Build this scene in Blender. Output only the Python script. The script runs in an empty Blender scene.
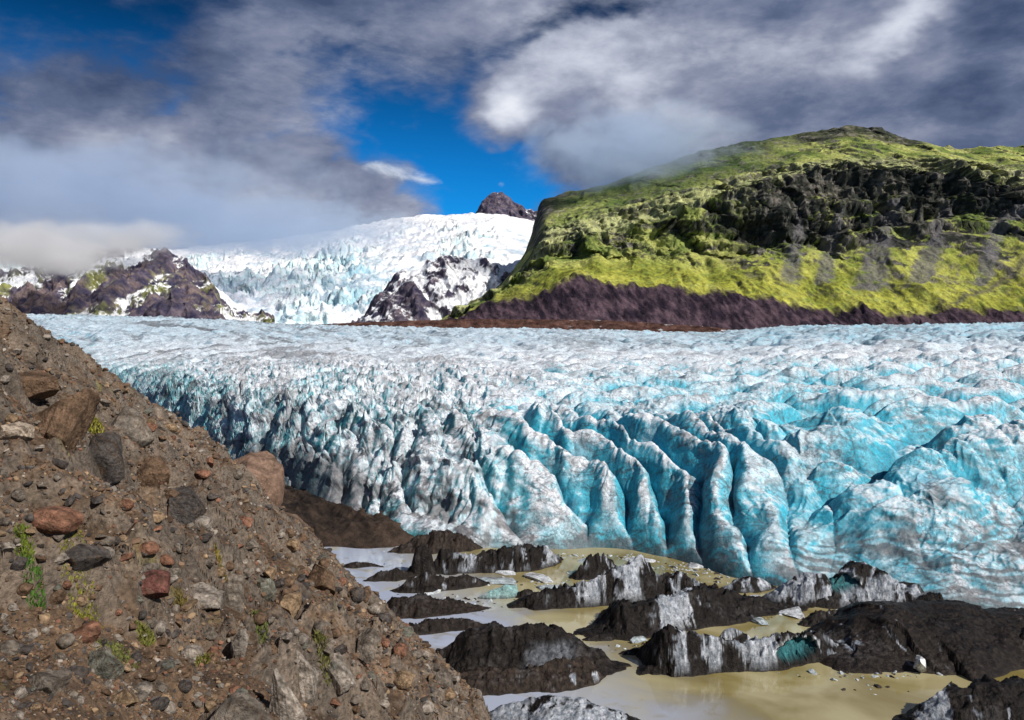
import bpy, math, random
import numpy as np
R = math.radians
random.seed(7)
RS = np.random.RandomState(11)
scn = bpy.context.scene
C = scn.collection

# ------------------------------------------------------------------ camera
FPX, HZ, CAMZ = 804.0, 335.0, 30.0        # focal length in pixels, horizon row, eye height (m)
cam_d = bpy.data.cameras.new('camera')
cam_d.sensor_width = 36.0
cam_d.lens = FPX / 1024.0 * 36.0
cam_d.shift_y = -(360.0 - HZ) / 1024.0
cam_d.clip_start = 0.5
cam_d.clip_end = 40000
cam = bpy.data.objects.new('camera', cam_d)
C.objects.link(cam)
cam.location = (0, 0, CAMZ)
cam.rotation_euler = (R(90), 0, 0)
scn.camera = cam

# ------------------------------------------------------------------ light and exposure
SUNV = np.array([0.58, -0.52, 0.63]); SUNV /= np.linalg.norm(SUNV)
SUN_EL = math.asin(SUNV[2]); SUN_AZ = math.atan2(SUNV[0], SUNV[1])
sun_d = bpy.data.lights.new('sun', 'SUN')
sun_d.energy = 4.2
sun_d.angle = R(0.6)
sun_d.color = (1.0, 0.94, 0.86)
sun = bpy.data.objects.new('sun', sun_d)
C.objects.link(sun)
from mathutils import Vector
sun.rotation_euler = Vector(SUNV).to_track_quat('Z', 'Y').to_euler()
sun.location = (300, -60, 400)
scn.view_settings.view_transform = 'Standard'
scn.view_settings.look = 'None'
scn.view_settings.exposure = 0.38
scn.view_settings.gamma = 1.0
scn.view_settings.use_curve_mapping = False
scn.cycles.max_bounces = 6
scn.cycles.volume_bounces = 4
scn.cycles.volume_step_rate = 1.0
scn.cycles.volume_max_steps = 64


def azel(px, row):
    a = math.atan((px - 512) / FPX)
    return a, math.atan((HZ - row) / FPX * math.cos(a))


class NT:
    """small helper for writing node trees"""
    def __init__(s, tree):
        s.t = tree; s.n = tree.nodes; s.l = tree.links

    def put(s, node, k, v):
        if v is None: return
        if hasattr(v, 'is_linked'): s.l.new(v, node.inputs[k])
        else: node.inputs[k].default_value = v

    def math(s, op, a, b=None, c=None, clamp=False):
        n = s.n.new('ShaderNodeMath'); n.operation = op; n.use_clamp = clamp
        s.put(n, 0, a); s.put(n, 1, b); s.put(n, 2, c)
        return n.outputs[0]

    def add(s, a, b): return s.math('ADD', a, b)
    def mul(s, a, b): return s.math('MULTIPLY', a, b)

    def remap(s, v, a, b, c=0.0, d=1.0, smooth=True):
        n = s.n.new('ShaderNodeMapRange')
        n.interpolation_type = 'SMOOTHSTEP' if smooth else 'LINEAR'
        s.put(n, 0, v); s.put(n, 1, a); s.put(n, 2, b); s.put(n, 3, c); s.put(n, 4, d)
        return n.outputs[0]

    def noise(s, vec, scale, detail=5, rough=0.55, dist=0.0, lac=2.0):
        n = s.n.new('ShaderNodeTexNoise')
        s.put(n, 'Vector', vec); s.put(n, 'Scale', scale); s.put(n, 'Detail', detail)
        s.put(n, 'Roughness', rough); s.put(n, 'Distortion', dist); s.put(n, 'Lacunarity', lac)
        return n.outputs[0]

    def mapping(s, vec, scale=(1, 1, 1), rot=(0, 0, 0), loc=(0, 0, 0)):
        n = s.n.new('ShaderNodeMapping')
        s.put(n, 'Vector', vec); s.put(n, 'Scale', scale); s.put(n, 'Rotation', rot); s.put(n, 'Location', loc)
        return n.outputs[0]

    def mix(s, f, a, b, mode='MIX'):
        n = s.n.new('ShaderNodeMix'); n.data_type = 'RGBA'; n.blend_type = mode
        s.put(n, 0, f); s.put(n, 6, a); s.put(n, 7, b)
        return n.outputs[2]

    def gauss(s, az, el, px, row, wpx, hpx, amp, tilt=0.0):
        """soft blob at a compass direction and height over the horizon"""
        a0, e0 = azel(px, row)
        wa, we = wpx / FPX, hpx / FPX
        ca, sa = math.cos(tilt), math.sin(tilt)
        da = s.math('SUBTRACT', az, a0); de = s.math('SUBTRACT', el, e0)
        p = s.mul(s.add(s.mul(da, ca), s.mul(de, sa)), 1 / wa)
        q = s.mul(s.add(s.mul(da, -sa), s.mul(de, ca)), 1 / we)
        r = s.add(s.mul(p, p), s.mul(q, q))
        return s.mul(s.math('EXPONENT', s.mul(r, -1.0)), amp)


world = bpy.data.worlds.new('World')
scn.world = world
world.use_nodes = True
world.node_tree.nodes.clear()
W = NT(world.node_tree)
sky = W.n.new('ShaderNodeTexSky'); sky.sky_type = 'NISHITA'; sky.sun_disc = False
sky.sun_elevation = SUN_EL; sky.sun_rotation = SUN_AZ
sky.air_density = 1.0; sky.dust_density = 0.2; sky.ozone_density = 3.0
tc = W.n.new('ShaderNodeTexCoord')
dirv = tc.outputs['Generated']
sep = W.n.new('ShaderNodeSeparateXYZ'); W.l.new(dirv, sep.inputs[0])
az0 = W.math('ARCTAN2', sep.outputs[0], sep.outputs[1])
el0 = W.math('ARCSINE', sep.outputs[2])
wa = W.noise(W.mapping(dirv, scale=(1, 1, 1.6)), 3.0, 5, 0.6, 0.3)
wb = W.noise(W.mapping(dirv, scale=(1, 1, 1.6), loc=(9, 4, 2)), 3.0, 5, 0.6, 0.3)
az = W.add(az0, W.mul(W.math('SUBTRACT', wa, 0.5), 0.34))
el = W.add(el0, W.mul(W.math('SUBTRACT', wb, 0.5), 0.20))
# cloud field: streaked noise rising to the right, lifted and cut by broad masses
streak = W.mapping(dirv, scale=(1.0, 1.0, 2.6), rot=(0, R(-28), 0))
n1 = W.noise(streak, 2.6, 9, 0.58, 0.3)
n2 = W.noise(W.mapping(streak, loc=(3.1, 1.7, 5.2)), 7.5, 9, 0.62, 0.3)
n3 = W.noise(W.mapping(dirv, scale=(1, 1, 2.0), rot=(0, R(-20), 0), loc=(7, 2, 1)), 6.0, 9, 0.62, 0.2)
bias = 0.30
for g in [(440, 150, 75, 55, -0.62, 0.0), (365, 118, 45, 40, -0.15, 0), (520, 170, 45, 28, -0.50, 0.0),
          (450, 205, 70, 24, -0.45, 0), (545, 45, 110, 18, -0.34, 0.5), (620, 18, 60, 16, -0.3, 0.2), (40, 10, 170, 40, -0.42, 0.05),
          (145, 105, 40, 18, -0.36, 0.6), (330, 60, 60, 10, -0.22, 0.3), (945, 5, 30, 12, -0.6, 0), (240, 150, 50, 16, -0.22, 0.4),
          (700, 90, 200, 90, 0.35, 0.0), (240, 195, 180, 70, 0.34, 0.0), (210, 90, 200, 30, 0.16, 0.45), (90, 170, 190, 80, 0.25, 0.0), (900, 60, 220, 90, 0.35, 0),
          (528, 77, 10, 10, 0.35, 0), (536, 105, 34, 30, 0.5, 0.2), (300, 30, 120, 22, 0.22, 0.3)]:
    bias = W.add(bias, W.gauss(az, el, *g)) if not isinstance(bias, float) else W.add(W.gauss(az, el, *g), bias)
dens = W.add(W.add(W.mul(n1, 1.05), W.mul(n2, 0.45)), W.math('SUBTRACT', bias, 0.62))
n4 = W.noise(W.mapping(dirv, scale=(1, 1, 2.4), rot=(0, R(-30), 0), loc=(2, 8, 3)), 19.0, 8, 0.6, 0.3)
dens = W.add(dens, W.mul(W.math('SUBTRACT', n4, 0.5), 0.42))
cover = W.remap(dens, 0.06, 0.56)
# brightness inside the clouds
lum = W.add(W.mul(n3, 0.62), W.add(W.mul(n2, 0.34), -0.30))
for g in [(620, 95, 130, 26, 0.20, -0.5), (535, 108, 30, 26, 0.45, 0.2), (700, 60, 110, 40, 0.10, 0.3), (880, 20, 50, 16, 0.38, 0.1), (740, 25, 60, 20, 0.2, 0), (920, 55, 16, 26, 0.1, 0),
          (970, 60, 60, 60, -0.14, 0.0), (690, 150, 130, 40, -0.02, 0.3), (820, 95, 100, 32, -0.03, 0), (60, 90, 170, 70, -0.10, 0.0),
          (330, 60, 170, 30, -0.08, 0.35), (30, 250, 150, 40, 0.28, 0.0), (200, 225, 200, 25, 0.16, 0.0), (350, 205, 70, 22, 0.12, 0),
          (230, 140, 190, 60, 0.10, 0.2), (60, 150, 120, 50, 0.08, 0), (230, 100, 230, 24, 0.12, 0.5), (400, 60, 120, 18, 0.10, 0.5), (950, 125, 140, 26, 0.16, 0.0), (800, 60, 160, 50, 0.07, 0.2), (640, 40, 120, 30, 0.08, 0.4), (560, 30, 150, 25, 0.05, 0.3)]:
    lum = W.add(lum, W.gauss(az, el, *g))
lum = W.add(lum, W.mul(W.math('SUBTRACT', n4, 0.5), 0.22))
lum = W.math('MAXIMUM', lum, 0.03)
ramp = W.n.new('ShaderNodeValToRGB')
W.l.new(lum, ramp.inputs[0])
cr = ramp.color_ramp
cr.elements[0].position = 0.0; cr.elements[0].color = (0.035, 0.055, 0.115, 1)
cr.elements[1].position = 1.0; cr.elements[1].color = (1.0, 1.0, 1.0, 1)
for p, c in [(0.16, (0.088, 0.115, 0.195, 1)), (0.32, (0.20, 0.225, 0.31, 1)), (0.55, (0.47, 0.50, 0.58, 1))]:
    e = cr.elements.new(p); e.color = c
skycol = W.mix(1.0, sky.outputs[0], (0.03, 0.56, 1.10, 1), 'MULTIPLY')
skydark = W.remap(el0, 0.12, 0.42, 1.0, 0.16)
bg1 = W.n.new('ShaderNodeBackground'); W.put(bg1, 0, skycol); W.put(bg1, 1, W.mul(skydark, 0.085))
bg2 = W.n.new('ShaderNodeBackground'); W.put(bg2, 0, ramp.outputs[0]); W.put(bg2, 1, 1.0)
# one small bright fair-weather cloud in the gap
nw = W.noise(W.mapping(dirv, scale=(1, 1, 2.5), rot=(0, R(14), 0)), 22, 6, 0.6, 0.4)
sm = W.add(W.gauss(az0, el0, 388, 170, 30, 8, 1.0, -0.12), W.gauss(az0, el0, 430, 181, 26, 6, 1.0, -0.05))
sm = W.add(sm, W.gauss(az0, el0, 503, 185, 9, 4, 0.5, 0))
small = W.mul(W.remap(W.add(W.mul(sm, 0.8), W.mul(nw, 2.0)), 1.30, 2.35), W.remap(sm, 0.12, 0.45))
bg3 = W.n.new('ShaderNodeBackground'); W.put(bg3, 0, (0.55, 0.60, 0.68, 1)); W.put(bg3, 1, 1.0)
ms = W.n.new('ShaderNodeMixShader'); W.put(ms, 0, cover); W.l.new(bg1.outputs[0], ms.inputs[1]); W.l.new(bg2.outputs[0], ms.inputs[2])
ms2 = W.n.new('ShaderNodeMixShader'); W.put(ms2, 0, small); W.l.new(ms.outputs[0], ms2.inputs[1]); W.l.new(bg3.outputs[0], ms2.inputs[2])
wo = W.n.new('ShaderNodeOutputWorld'); W.l.new(ms2.outputs[0], wo.inputs[0])

# ------------------------------------------------------------------ noise in numpy
_perm = {}
def _tab(seed):
    if seed not in _perm:
        r = np.random.RandomState(1000 + seed)
        p = r.permutation(256).astype(np.int32)
        a = r.rand(256).astype(np.float32) * 2 * np.pi
        _perm[seed] = (np.concatenate([p, p]), np.cos(a), np.sin(a))
    return _perm[seed]


def pn(x, y, seed=0):
    """2-D gradient noise, about -1..1"""
    P, gc, gs = _tab(seed)
    x = np.asarray(x, np.float32); y = np.asarray(y, np.float32)
    x, y = np.broadcast_arrays(x, y)
    xi = np.floor(x); yi = np.floor(y)
    fx = x - xi; fy = y - yi
    xi = xi.astype(np.int32) & 255; yi = yi.astype(np.int32) & 255
    u = fx * fx * fx * (fx * (fx * 6 - 15) + 10); v = fy * fy * fy * (fy * (fy * 6 - 15) + 10)
    def g(ix, iy, dx, dy):
        h = P[P[ix & 255] + (iy & 255)]
        return gc[h] * dx + gs[h] * dy
    a = g(xi, yi, fx, fy); b = g(xi + 1, yi, fx - 1, fy)
    c = g(xi, yi + 1, fx, fy - 1); d = g(xi + 1, yi + 1, fx - 1, fy - 1)
    return ((a + u * (b - a)) * (1 - v) + (c + u * (d - c)) * v) * 1.45


def fbm(x, y, octs=4, seed=0, gain=0.5):
    s = 0; a = 1.0; t = 0
    for i in range(octs):
        s = s + a * pn(x * 2.03 ** i + 3.7 * i, y * 2.03 ** i - 5.1 * i, seed + i); t += a; a *= gain
    return s / t


def billow(x, y, octs=3, seed=0, gain=0.5):
    """round tops, sharp valleys; 0 in the valley, about 1 on top"""
    s = 0; a = 1.0; t = 0
    for i in range(octs):
        s = s + a * np.abs(pn(x * 2.03 ** i + 3.7 * i, y * 2.03 ** i - 5.1 * i, seed + i)); t += a; a *= gain
    return np.clip(s / t * 1.9, 0, 1.6)


def ridged(x, y, octs=4, seed=0, gain=0.5):
    s = 0; a = 1.0; t = 0
    for i in range(octs):
        n = 1 - np.abs(pn(x * 2.03 ** i + 3.7 * i, y * 2.03 ** i - 5.1 * i, seed + i))
        s = s + a * n * n; t += a; a *= gain
    return s / t


def blocks(x, y, seed=0):
    """angular blocks: each cell of a jittered grid has its own offset and its own tilt; about -1..1"""
    r = np.random.RandomState(2000 + seed)
    T_ = r.rand(64, 64, 5)
    x = np.asarray(x, float); y = np.asarray(y, float)
    xi = np.floor(x).astype(int); yi = np.floor(y).astype(int)
    best = np.full(x.shape, 1e9); out = np.zeros(x.shape)
    for i in (-1, 0, 1):
        for j in (-1, 0, 1):
            c = T_[(xi + i) & 63, (yi + j) & 63]
            dx = x - (xi + i + c[..., 0]); dy = y - (yi + j + c[..., 1])
            d = np.abs(dx) + .8 * np.abs(dy) + .25 * np.hypot(dx, dy)
            k = d < best
            best = np.where(k, d, best)
            out = np.where(k, (c[..., 2] - .5) * 1.2 + (c[..., 3] - .5) * 1.8 * dx + (c[..., 4] - .2) * 1.2 * dy, out)
    return out


def ss(x, a, b):
    t = np.clip((x - a) / (b - a), 0, 1)
    return t * t * (3 - 2 * t)


def mixc(c1, c2, f):
    f = np.asarray(f)[..., None]
    return np.asarray(c1) * (1 - f) + np.asarray(c2) * f


def smooth1d(px, xs, ys, w=14.0):
    """interpolate control points over px, then soften the corners"""
    o = np.linspace(-2, 2, 17); k = np.exp(-o * o); k /= k.sum()
    return sum(kk * np.interp(px + oo * w, xs, ys) for kk, oo in zip(k, o))


# ------------------------------------------------------------------ mesh building
def grid_mesh(name, X, Y, Z, col, mat, kind=None, smooth=True, sheet=None):
    nr, nc = X.shape
    co = np.stack([X, Y, Z], -1).reshape(-1, 3).astype(np.float32)
    idx = np.arange(nr * nc, dtype=np.int32).reshape(nr, nc)
    q = np.stack([idx[:-1, :-1], idx[:-1, 1:], idx[1:, 1:], idx[1:, :-1]], -1).reshape(-1, 4)
    return raw_mesh(name, co, q, None if col is None else np.asarray(col).reshape(-1, col.shape[-1]), mat, kind, smooth)


def raw_mesh(name, co, faces, col, mat, kind=None, smooth=True):
    me = bpy.data.meshes.new(name)
    n, k = faces.shape
    me.vertices.add(len(co)); me.vertices.foreach_set('co', co.astype(np.float32).ravel())
    me.loops.add(n * k); me.loops.foreach_set('vertex_index', faces.astype(np.int32).ravel())
    me.polygons.add(n)
    me.polygons.foreach_set('loop_start', np.arange(0, n * k, k, dtype=np.int32))
    me.polygons.foreach_set('loop_total', np.full(n, k, dtype=np.int32))
    me.polygons.foreach_set('use_smooth', np.full(n, smooth, dtype=bool))
    me.update(calc_edges=True)
    if col is not None:
        if col.shape[-1] == 3: col = np.concatenate([col, np.ones((len(col), 1))], -1)
        at = me.color_attributes.new('tint', 'FLOAT_COLOR', 'POINT')
        at.data.foreach_set('color', np.clip(col, 0, 1).astype(np.float32).ravel())
    me.materials.append(mat)
    o = bpy.data.objects.new(name, me)
    C.objects.link(o)
    if kind: o['kind'] = kind
    return o


def steepness(X, Y, Z):
    """1 - |normal.z| and the normal, on a grid"""
    P = np.stack([X, Y, Z], -1)
    du = np.gradient(P, axis=1); dv = np.gradient(P, axis=0)
    N = np.cross(du, dv); N /= np.linalg.norm(N, axis=-1, keepdims=True) + 1e-9
    N *= np.sign(N[..., 2:3] + 1e-9)
    return 1 - N[..., 2], N


def tag(o, label, cat, group=None):
    o['label'] = label; o['category'] = cat
    if group: o['group'] = group
    return o


# ------------------------------------------------------------------ materials
def surf_mat(name, rough=0.8, var=0.35, vscale=3.0, bump=0.3, bscale=8.0, bdist=0.05, spec=0.3, stretch=(1, 1, 1), rot=(0, 0, 0),
             sss=0.0, speck=0.0, sscale=30.0, streak=None):
    m = bpy.data.materials.new(name); m.use_nodes = True
    T = NT(m.node_tree); b = T.n['Principled BSDF']
    at = T.n.new('ShaderNodeAttribute'); at.attribute_name = 'tint'
    g = T.n.new('ShaderNodeNewGeometry')
    v = T.mapping(g.outputs['Position'], scale=stretch, rot=rot)
    a = T.noise(v, vscale, 7, 0.62, 0.3)
    f = T.remap(a, 0.28, 0.72, 1 - var, 1 + var, smooth=False)
    col = T.mix(1.0, at.outputs['Color'], f, 'MULTIPLY')
    if speck:
        s = T.noise(v, sscale, 3, 0.6)
        col = T.mix(1.0, col, T.remap(s, 0.3, 0.7, 1 - speck, 1 + speck, smooth=False), 'MULTIPLY')
    if streak:
        sc, st, ro, lo, hi, amt, dark = streak
        w = T.mapping(T.mapping(g.outputs['Position'], rot=ro), scale=st)
        k = T.noise(w, sc, 2.5, 0.5, 0.1)
        k2 = T.noise(T.mapping(T.mapping(g.outputs['Position'], rot=(0.2, -0.3, -0.9)), scale=st), sc * 1.5, 2.5, 0.5, 0.1)
        pm = T.remap(T.noise(g.outputs['Position'], 0.12, 4, 0.6), 0.38, 0.55)
        ln = T.math('MAXIMUM', T.remap(T.math('ABSOLUTE', T.math('SUBTRACT', k, 0.5)), lo, hi, 1, 0), T.mul(T.remap(T.math('ABSOLUTE', T.math('SUBTRACT', k2, 0.5)), lo, hi * .8, 1, 0), 0.7))
        col = T.mix(T.mul(T.mul(ln, pm), amt), col, dark)
    T.put(b, 'Base Color', col); b.inputs['Roughness'].default_value = rough
    b.inputs['Specular IOR Level'].default_value = spec
    h = T.noise(v, bscale, 8, 0.65, 0.2)
    bp = T.n.new('ShaderNodeBump'); T.put(bp, 'Height', h); bp.inputs['Strength'].default_value = bump
    bp.inputs['Distance'].default_value = bdist
    T.l.new(bp.outputs[0], b.inputs['Normal'])
    return m


M_ICE = surf_mat('glacier_ice', 0.55, 0.22, 0.9, 0.6, 2.2, 0.35, 0.3, stretch=(1, 1, 1.0), speck=.22, sscale=2.6,
                 streak=(0.8, (0.10, 1.0, 0.8), (0.3, 0.25, 0.75), 0.0, 0.040, 0.65, (0.06, 0.055, 0.065, 1)))
M_BERG = surf_mat('iceberg_ice', 0.5, 0.4, 1.6, 0.8, 4.0, 0.25, 0.16, speck=0.35, sscale=6.0)
M_HILL = surf_mat('hillside_scree', 0.95, 0.40, 0.9, 0.9, 5.0, 0.25, 0.15, speck=0.5, sscale=7.0)
M_ROCK = surf_mat('rock', 0.95, 0.45, 1.6, 1.0, 4.0, 0.22, 0.12, speck=0.45, sscale=10.0)
M_GRAVEL = surf_mat('gravel', 0.95, 0.3, 3.0, 0.4, 14.0, 0.03, 0.15)
M_MTN = surf_mat('mountain_turf', 0.95, 0.30, 0.018, 0.9, 0.06, 14.0, 0.1, speck=0.30, sscale=0.12)
M_FALL = surf_mat('icefall_snow', 0.7, 0.12, 0.02, 0.8, 0.05, 16.0, 0.2, speck=0.10, sscale=0.15)
M_FAR = surf_mat('far_rock', 0.95, 0.30, 0.012, 0.9, 0.03, 25.0, 0.1, speck=0.3, sscale=0.08)

# ================================================================== SETTING
# ---- ground: one coarse sheet out to the horizon, lagoon bed in the middle
def ground():
    d = np.geomspace(2, 30000, 150); t = np.linspace(-2.2, 2.2, 161)
    Y, Tn = np.meshgrid(d, t, indexing='ij'); X = Y * Tn
    Y = Y - 60
    X = X * (1 + 60 / np.maximum(Y + 60, 60))
    Z = -2.5 + 0 * X + ss(Y, 1400, 2600) * 20
    col = mixc((0.07, 0.05, 0.04), (0.11, 0.085, 0.065), fbm(X / 40, Y / 40, 4, 3) * .5 + .5)
    grid_mesh('ground', X, Y, Z, col, M_HILL, 'structure')
ground()

# ---- lagoon water
def water():
    m = bpy.data.materials.new('silty_water'); m.use_nodes = True
    T = NT(m.node_tree); b = T.n['Principled BSDF']
    g = T.n.new('ShaderNodeNewGeometry'); pos = g.outputs['Position']
    s = T.n.new('ShaderNodeSeparateXYZ'); T.l.new(pos, s.inputs[0])
    n = T.noise(pos, 0.10, 4, 0.5, 0.6)
    col = T.mix(T.remap(n, 0.35, 0.65), (0.19, 0.15, 0.045, 1), (0.38, 0.34, 0.19, 1))
    # pale sky reflection painted into the water colour along the left shore
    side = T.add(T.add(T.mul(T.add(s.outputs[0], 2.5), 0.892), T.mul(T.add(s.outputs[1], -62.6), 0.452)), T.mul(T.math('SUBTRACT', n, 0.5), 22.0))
    sky_sheen = T.mul(T.remap(side, 20.0, 5.0), T.remap(T.noise(pos, 0.35, 5, 0.6, 1.0), 0.30, 0.50, 0.35, 1.0))
    col = T.mix(sky_sheen, col, (0.36, 0.40, 0.50, 1))
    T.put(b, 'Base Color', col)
    T.put(b, 'Roughness', T.remap(T.noise(pos, 0.2, 3, 0.5, 1.0), 0.45, 0.6, 0.02, 0.08))
    b.inputs['IOR'].default_value = 1.33
    b.inputs['Specular IOR Level'].default_value = 1.0
    bp = T.n.new('ShaderNodeBump'); T.put(bp, 'Height', T.noise(T.mapping(pos, scale=(1, 1.6, 1)), 2.2, 4, 0.55, 0.2))
    bp.inputs['Strength'].default_value = 0.2; bp.inputs['Distance'].default_value = 0.012
    T.l.new(bp.outputs[0], b.inputs['Normal'])
    X, Y = np.meshgrid(np.linspace(-120, 200, 30), np.linspace(-60, 175, 30), indexing='xy')
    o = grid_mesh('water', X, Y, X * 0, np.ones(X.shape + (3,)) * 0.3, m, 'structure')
water()

# ---- hillside (moraine slope on the left, camera stands above it)
HN = np.array([0.892, 0.452]); HA = np.array([-2.5, 62.6])
S1 = np.array([-57.0, 90.0])
def hill_z(x, y, detail=True):
    x = np.asarray(x, float); y = np.asarray(y, float)
    t = -((x - HA[0]) * HN[0] + (y - HA[1]) * HN[1])
    t = t + 1.8 * fbm(x / 13, y / 13, 2, 40) * ss(t, -5, 8) - 0.3
    z = np.where(t < 15, 1.05 * t, 15.75 + (t - 15) * 0.78)
    dl = (x - S1[0]) * -0.958 + (y - S1[1]) * 0.287 + 2.5 * pn(x / 16, y / 16, 44)
    z = z - 1.3 * np.log1p(np.exp(np.clip(dl / 1.5, -20, 30))) * 1.5
    if detail:
        r = ss(np.hypot(x, y), 3, 14)
        z = z + r * (1.3 * (billow(x / 9, y / 9, 3, 41) - 0.45))
        # ledges that stand out of the scree
        lg = ridged((x * .6 + y * .8) / 11, (x * .8 - y * .6) / 5.5, 3, 46)
        z = z + r * 1.5 * ss(lg, 0.55, 0.88)
        z = z + r * .42 * blocks(x / 2.4 + y / 9, y / 1.9 + .3 * z, 7) * ss(lg, .45, .75) + .05 * r * blocks(x / .8, y / .8, 8)
        z = z + 0.42 * fbm(x / 1.7, y / 1.7, 4, 48, 0.6) + 0.05 * fbm(x / 0.5, y / 0.5, 2, 53, 0.6) * (1 - ss(y, 30, 60))
    return z


def hillside():
    px = np.arange(-260, 620, 1.0); tn = (px - 512) / FPX
    d = np.geomspace(7, 180, 1150)
    Y, Tn = np.meshgrid(d, tn, indexing='ij'); X = Y * Tn
    Z = hill_z(X, Y)
    Z = np.maximum(Z, -2.4)
    st, N = steepness(X, Y, Z)
    a = fbm(X / 6, Y / 6, 4, 60) * .5 + .5
    b = fbm(X / 1.2, Y / 1.2, 4, 64, .6) * .5 + .5
    col = mixc((0.066, 0.043, 0.029), (0.185, 0.122, 0.076), ss(a, .3, .7))
    col = mixc(col, (0.045, 0.033, 0.028), ss(b, .48, .72) * .75)
    col = mixc(col, (0.24, 0.18, 0.135), ss(fbm(X / 2.5, Y / 2.5, 4, 70), .12, .45) * .7)
    lg = ridged((X * .6 + Y * .8) / 11, (X * .8 - Y * .6) / 5.5, 3, 46)
    ledge = ss(lg, .60, .82) * ss(fbm(X / 1.5, Y / 1.5 + Z / .6, 4, 74, .6), -.25, .15)
    col = mixc(col, mixc((0.07, 0.06, 0.05), (0.27, 0.22, 0.175), ss(fbm(X / .8 + Y / 3, Z / .5, 4, 76, .6), -.3, .35)), ledge * .5)
    rock = ss(st, .42, .62)
    col = mixc(col, (0.17, 0.145, 0.12), rock * .55)
    gr = ss(fbm(X / 3.2, Y / 3.2, 4, 80, .6), .22, .5) * ss(fbm(X / 14, Y / 14, 2, 85), -.1, .3)
    gr = gr * ss(b, .35, .6)
    col = mixc(col, (0.17, 0.15, 0.025), gr * .6)
    wet = ss(-Z, -1.3, -0.2)
    col = mixc(col, (0.05, 0.038, 0.03), wet * .7)
    return grid_mesh('hillside', X, Y, Z, col, M_HILL, 'structure')
hillside()


def ray_hit(px, row, f=hill_z, d0=7.0, d1=180.0):
    """where the sight line through a place on the slope meets the ground"""
    d = np.geomspace(d0, d1, 1400)
    x = d * (px - 512) / FPX; z = CAMZ + d * (HZ - row) / FPX
    g = f(x, d) - z
    k = np.argmax(g > 0)
    if g[k] <= 0: return None
    return float(x[k]), float(d[k]), float(f(x[k], d[k]))


# ---- bank of debris between the slope and the ice
def bank_z(x, y):
    sh = y - (113.5 - 0.06 * (x + 20) + 2.0 * pn(x / 6, 0 * x, 90)) - np.maximum(0, x + 17) * 1.1
    z = 2.0 * (1 - np.exp(-np.maximum(sh, 0) / 6)) + np.minimum(sh, 0) * 0.3
    z = z + ss(-x, 30, 55) * ss(sh, 2, 25) * 1.0
    z = z + ss(sh, 0, 8) * (2.0 * (ridged(x / 6 + y / 12, y / 12, 4, 91) - .6)) + ss(sh, -1, 3) * .25 * fbm(x / 1.2, y / 2.5, 4, 95)
    return z
def bank():
    X, Y = np.meshgrid(np.linspace(-75, 8, 520), np.linspace(100, 165, 360), indexing='xy')
    Z = np.maximum(bank_z(X, Y), -2.3)
    col = mixc((0.012, 0.009, 0.008), (0.085, 0.058, 0.042), np.clip(fbm(X / 3 + Y / 5, Y / 5, 5, 97, .65) * .9 + .25 + .35 * ss(X, -32, -14), 0, 1))
    grid_mesh('debris_bank', X, Y, Z, col, M_HILL, 'structure')
bank()

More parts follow.
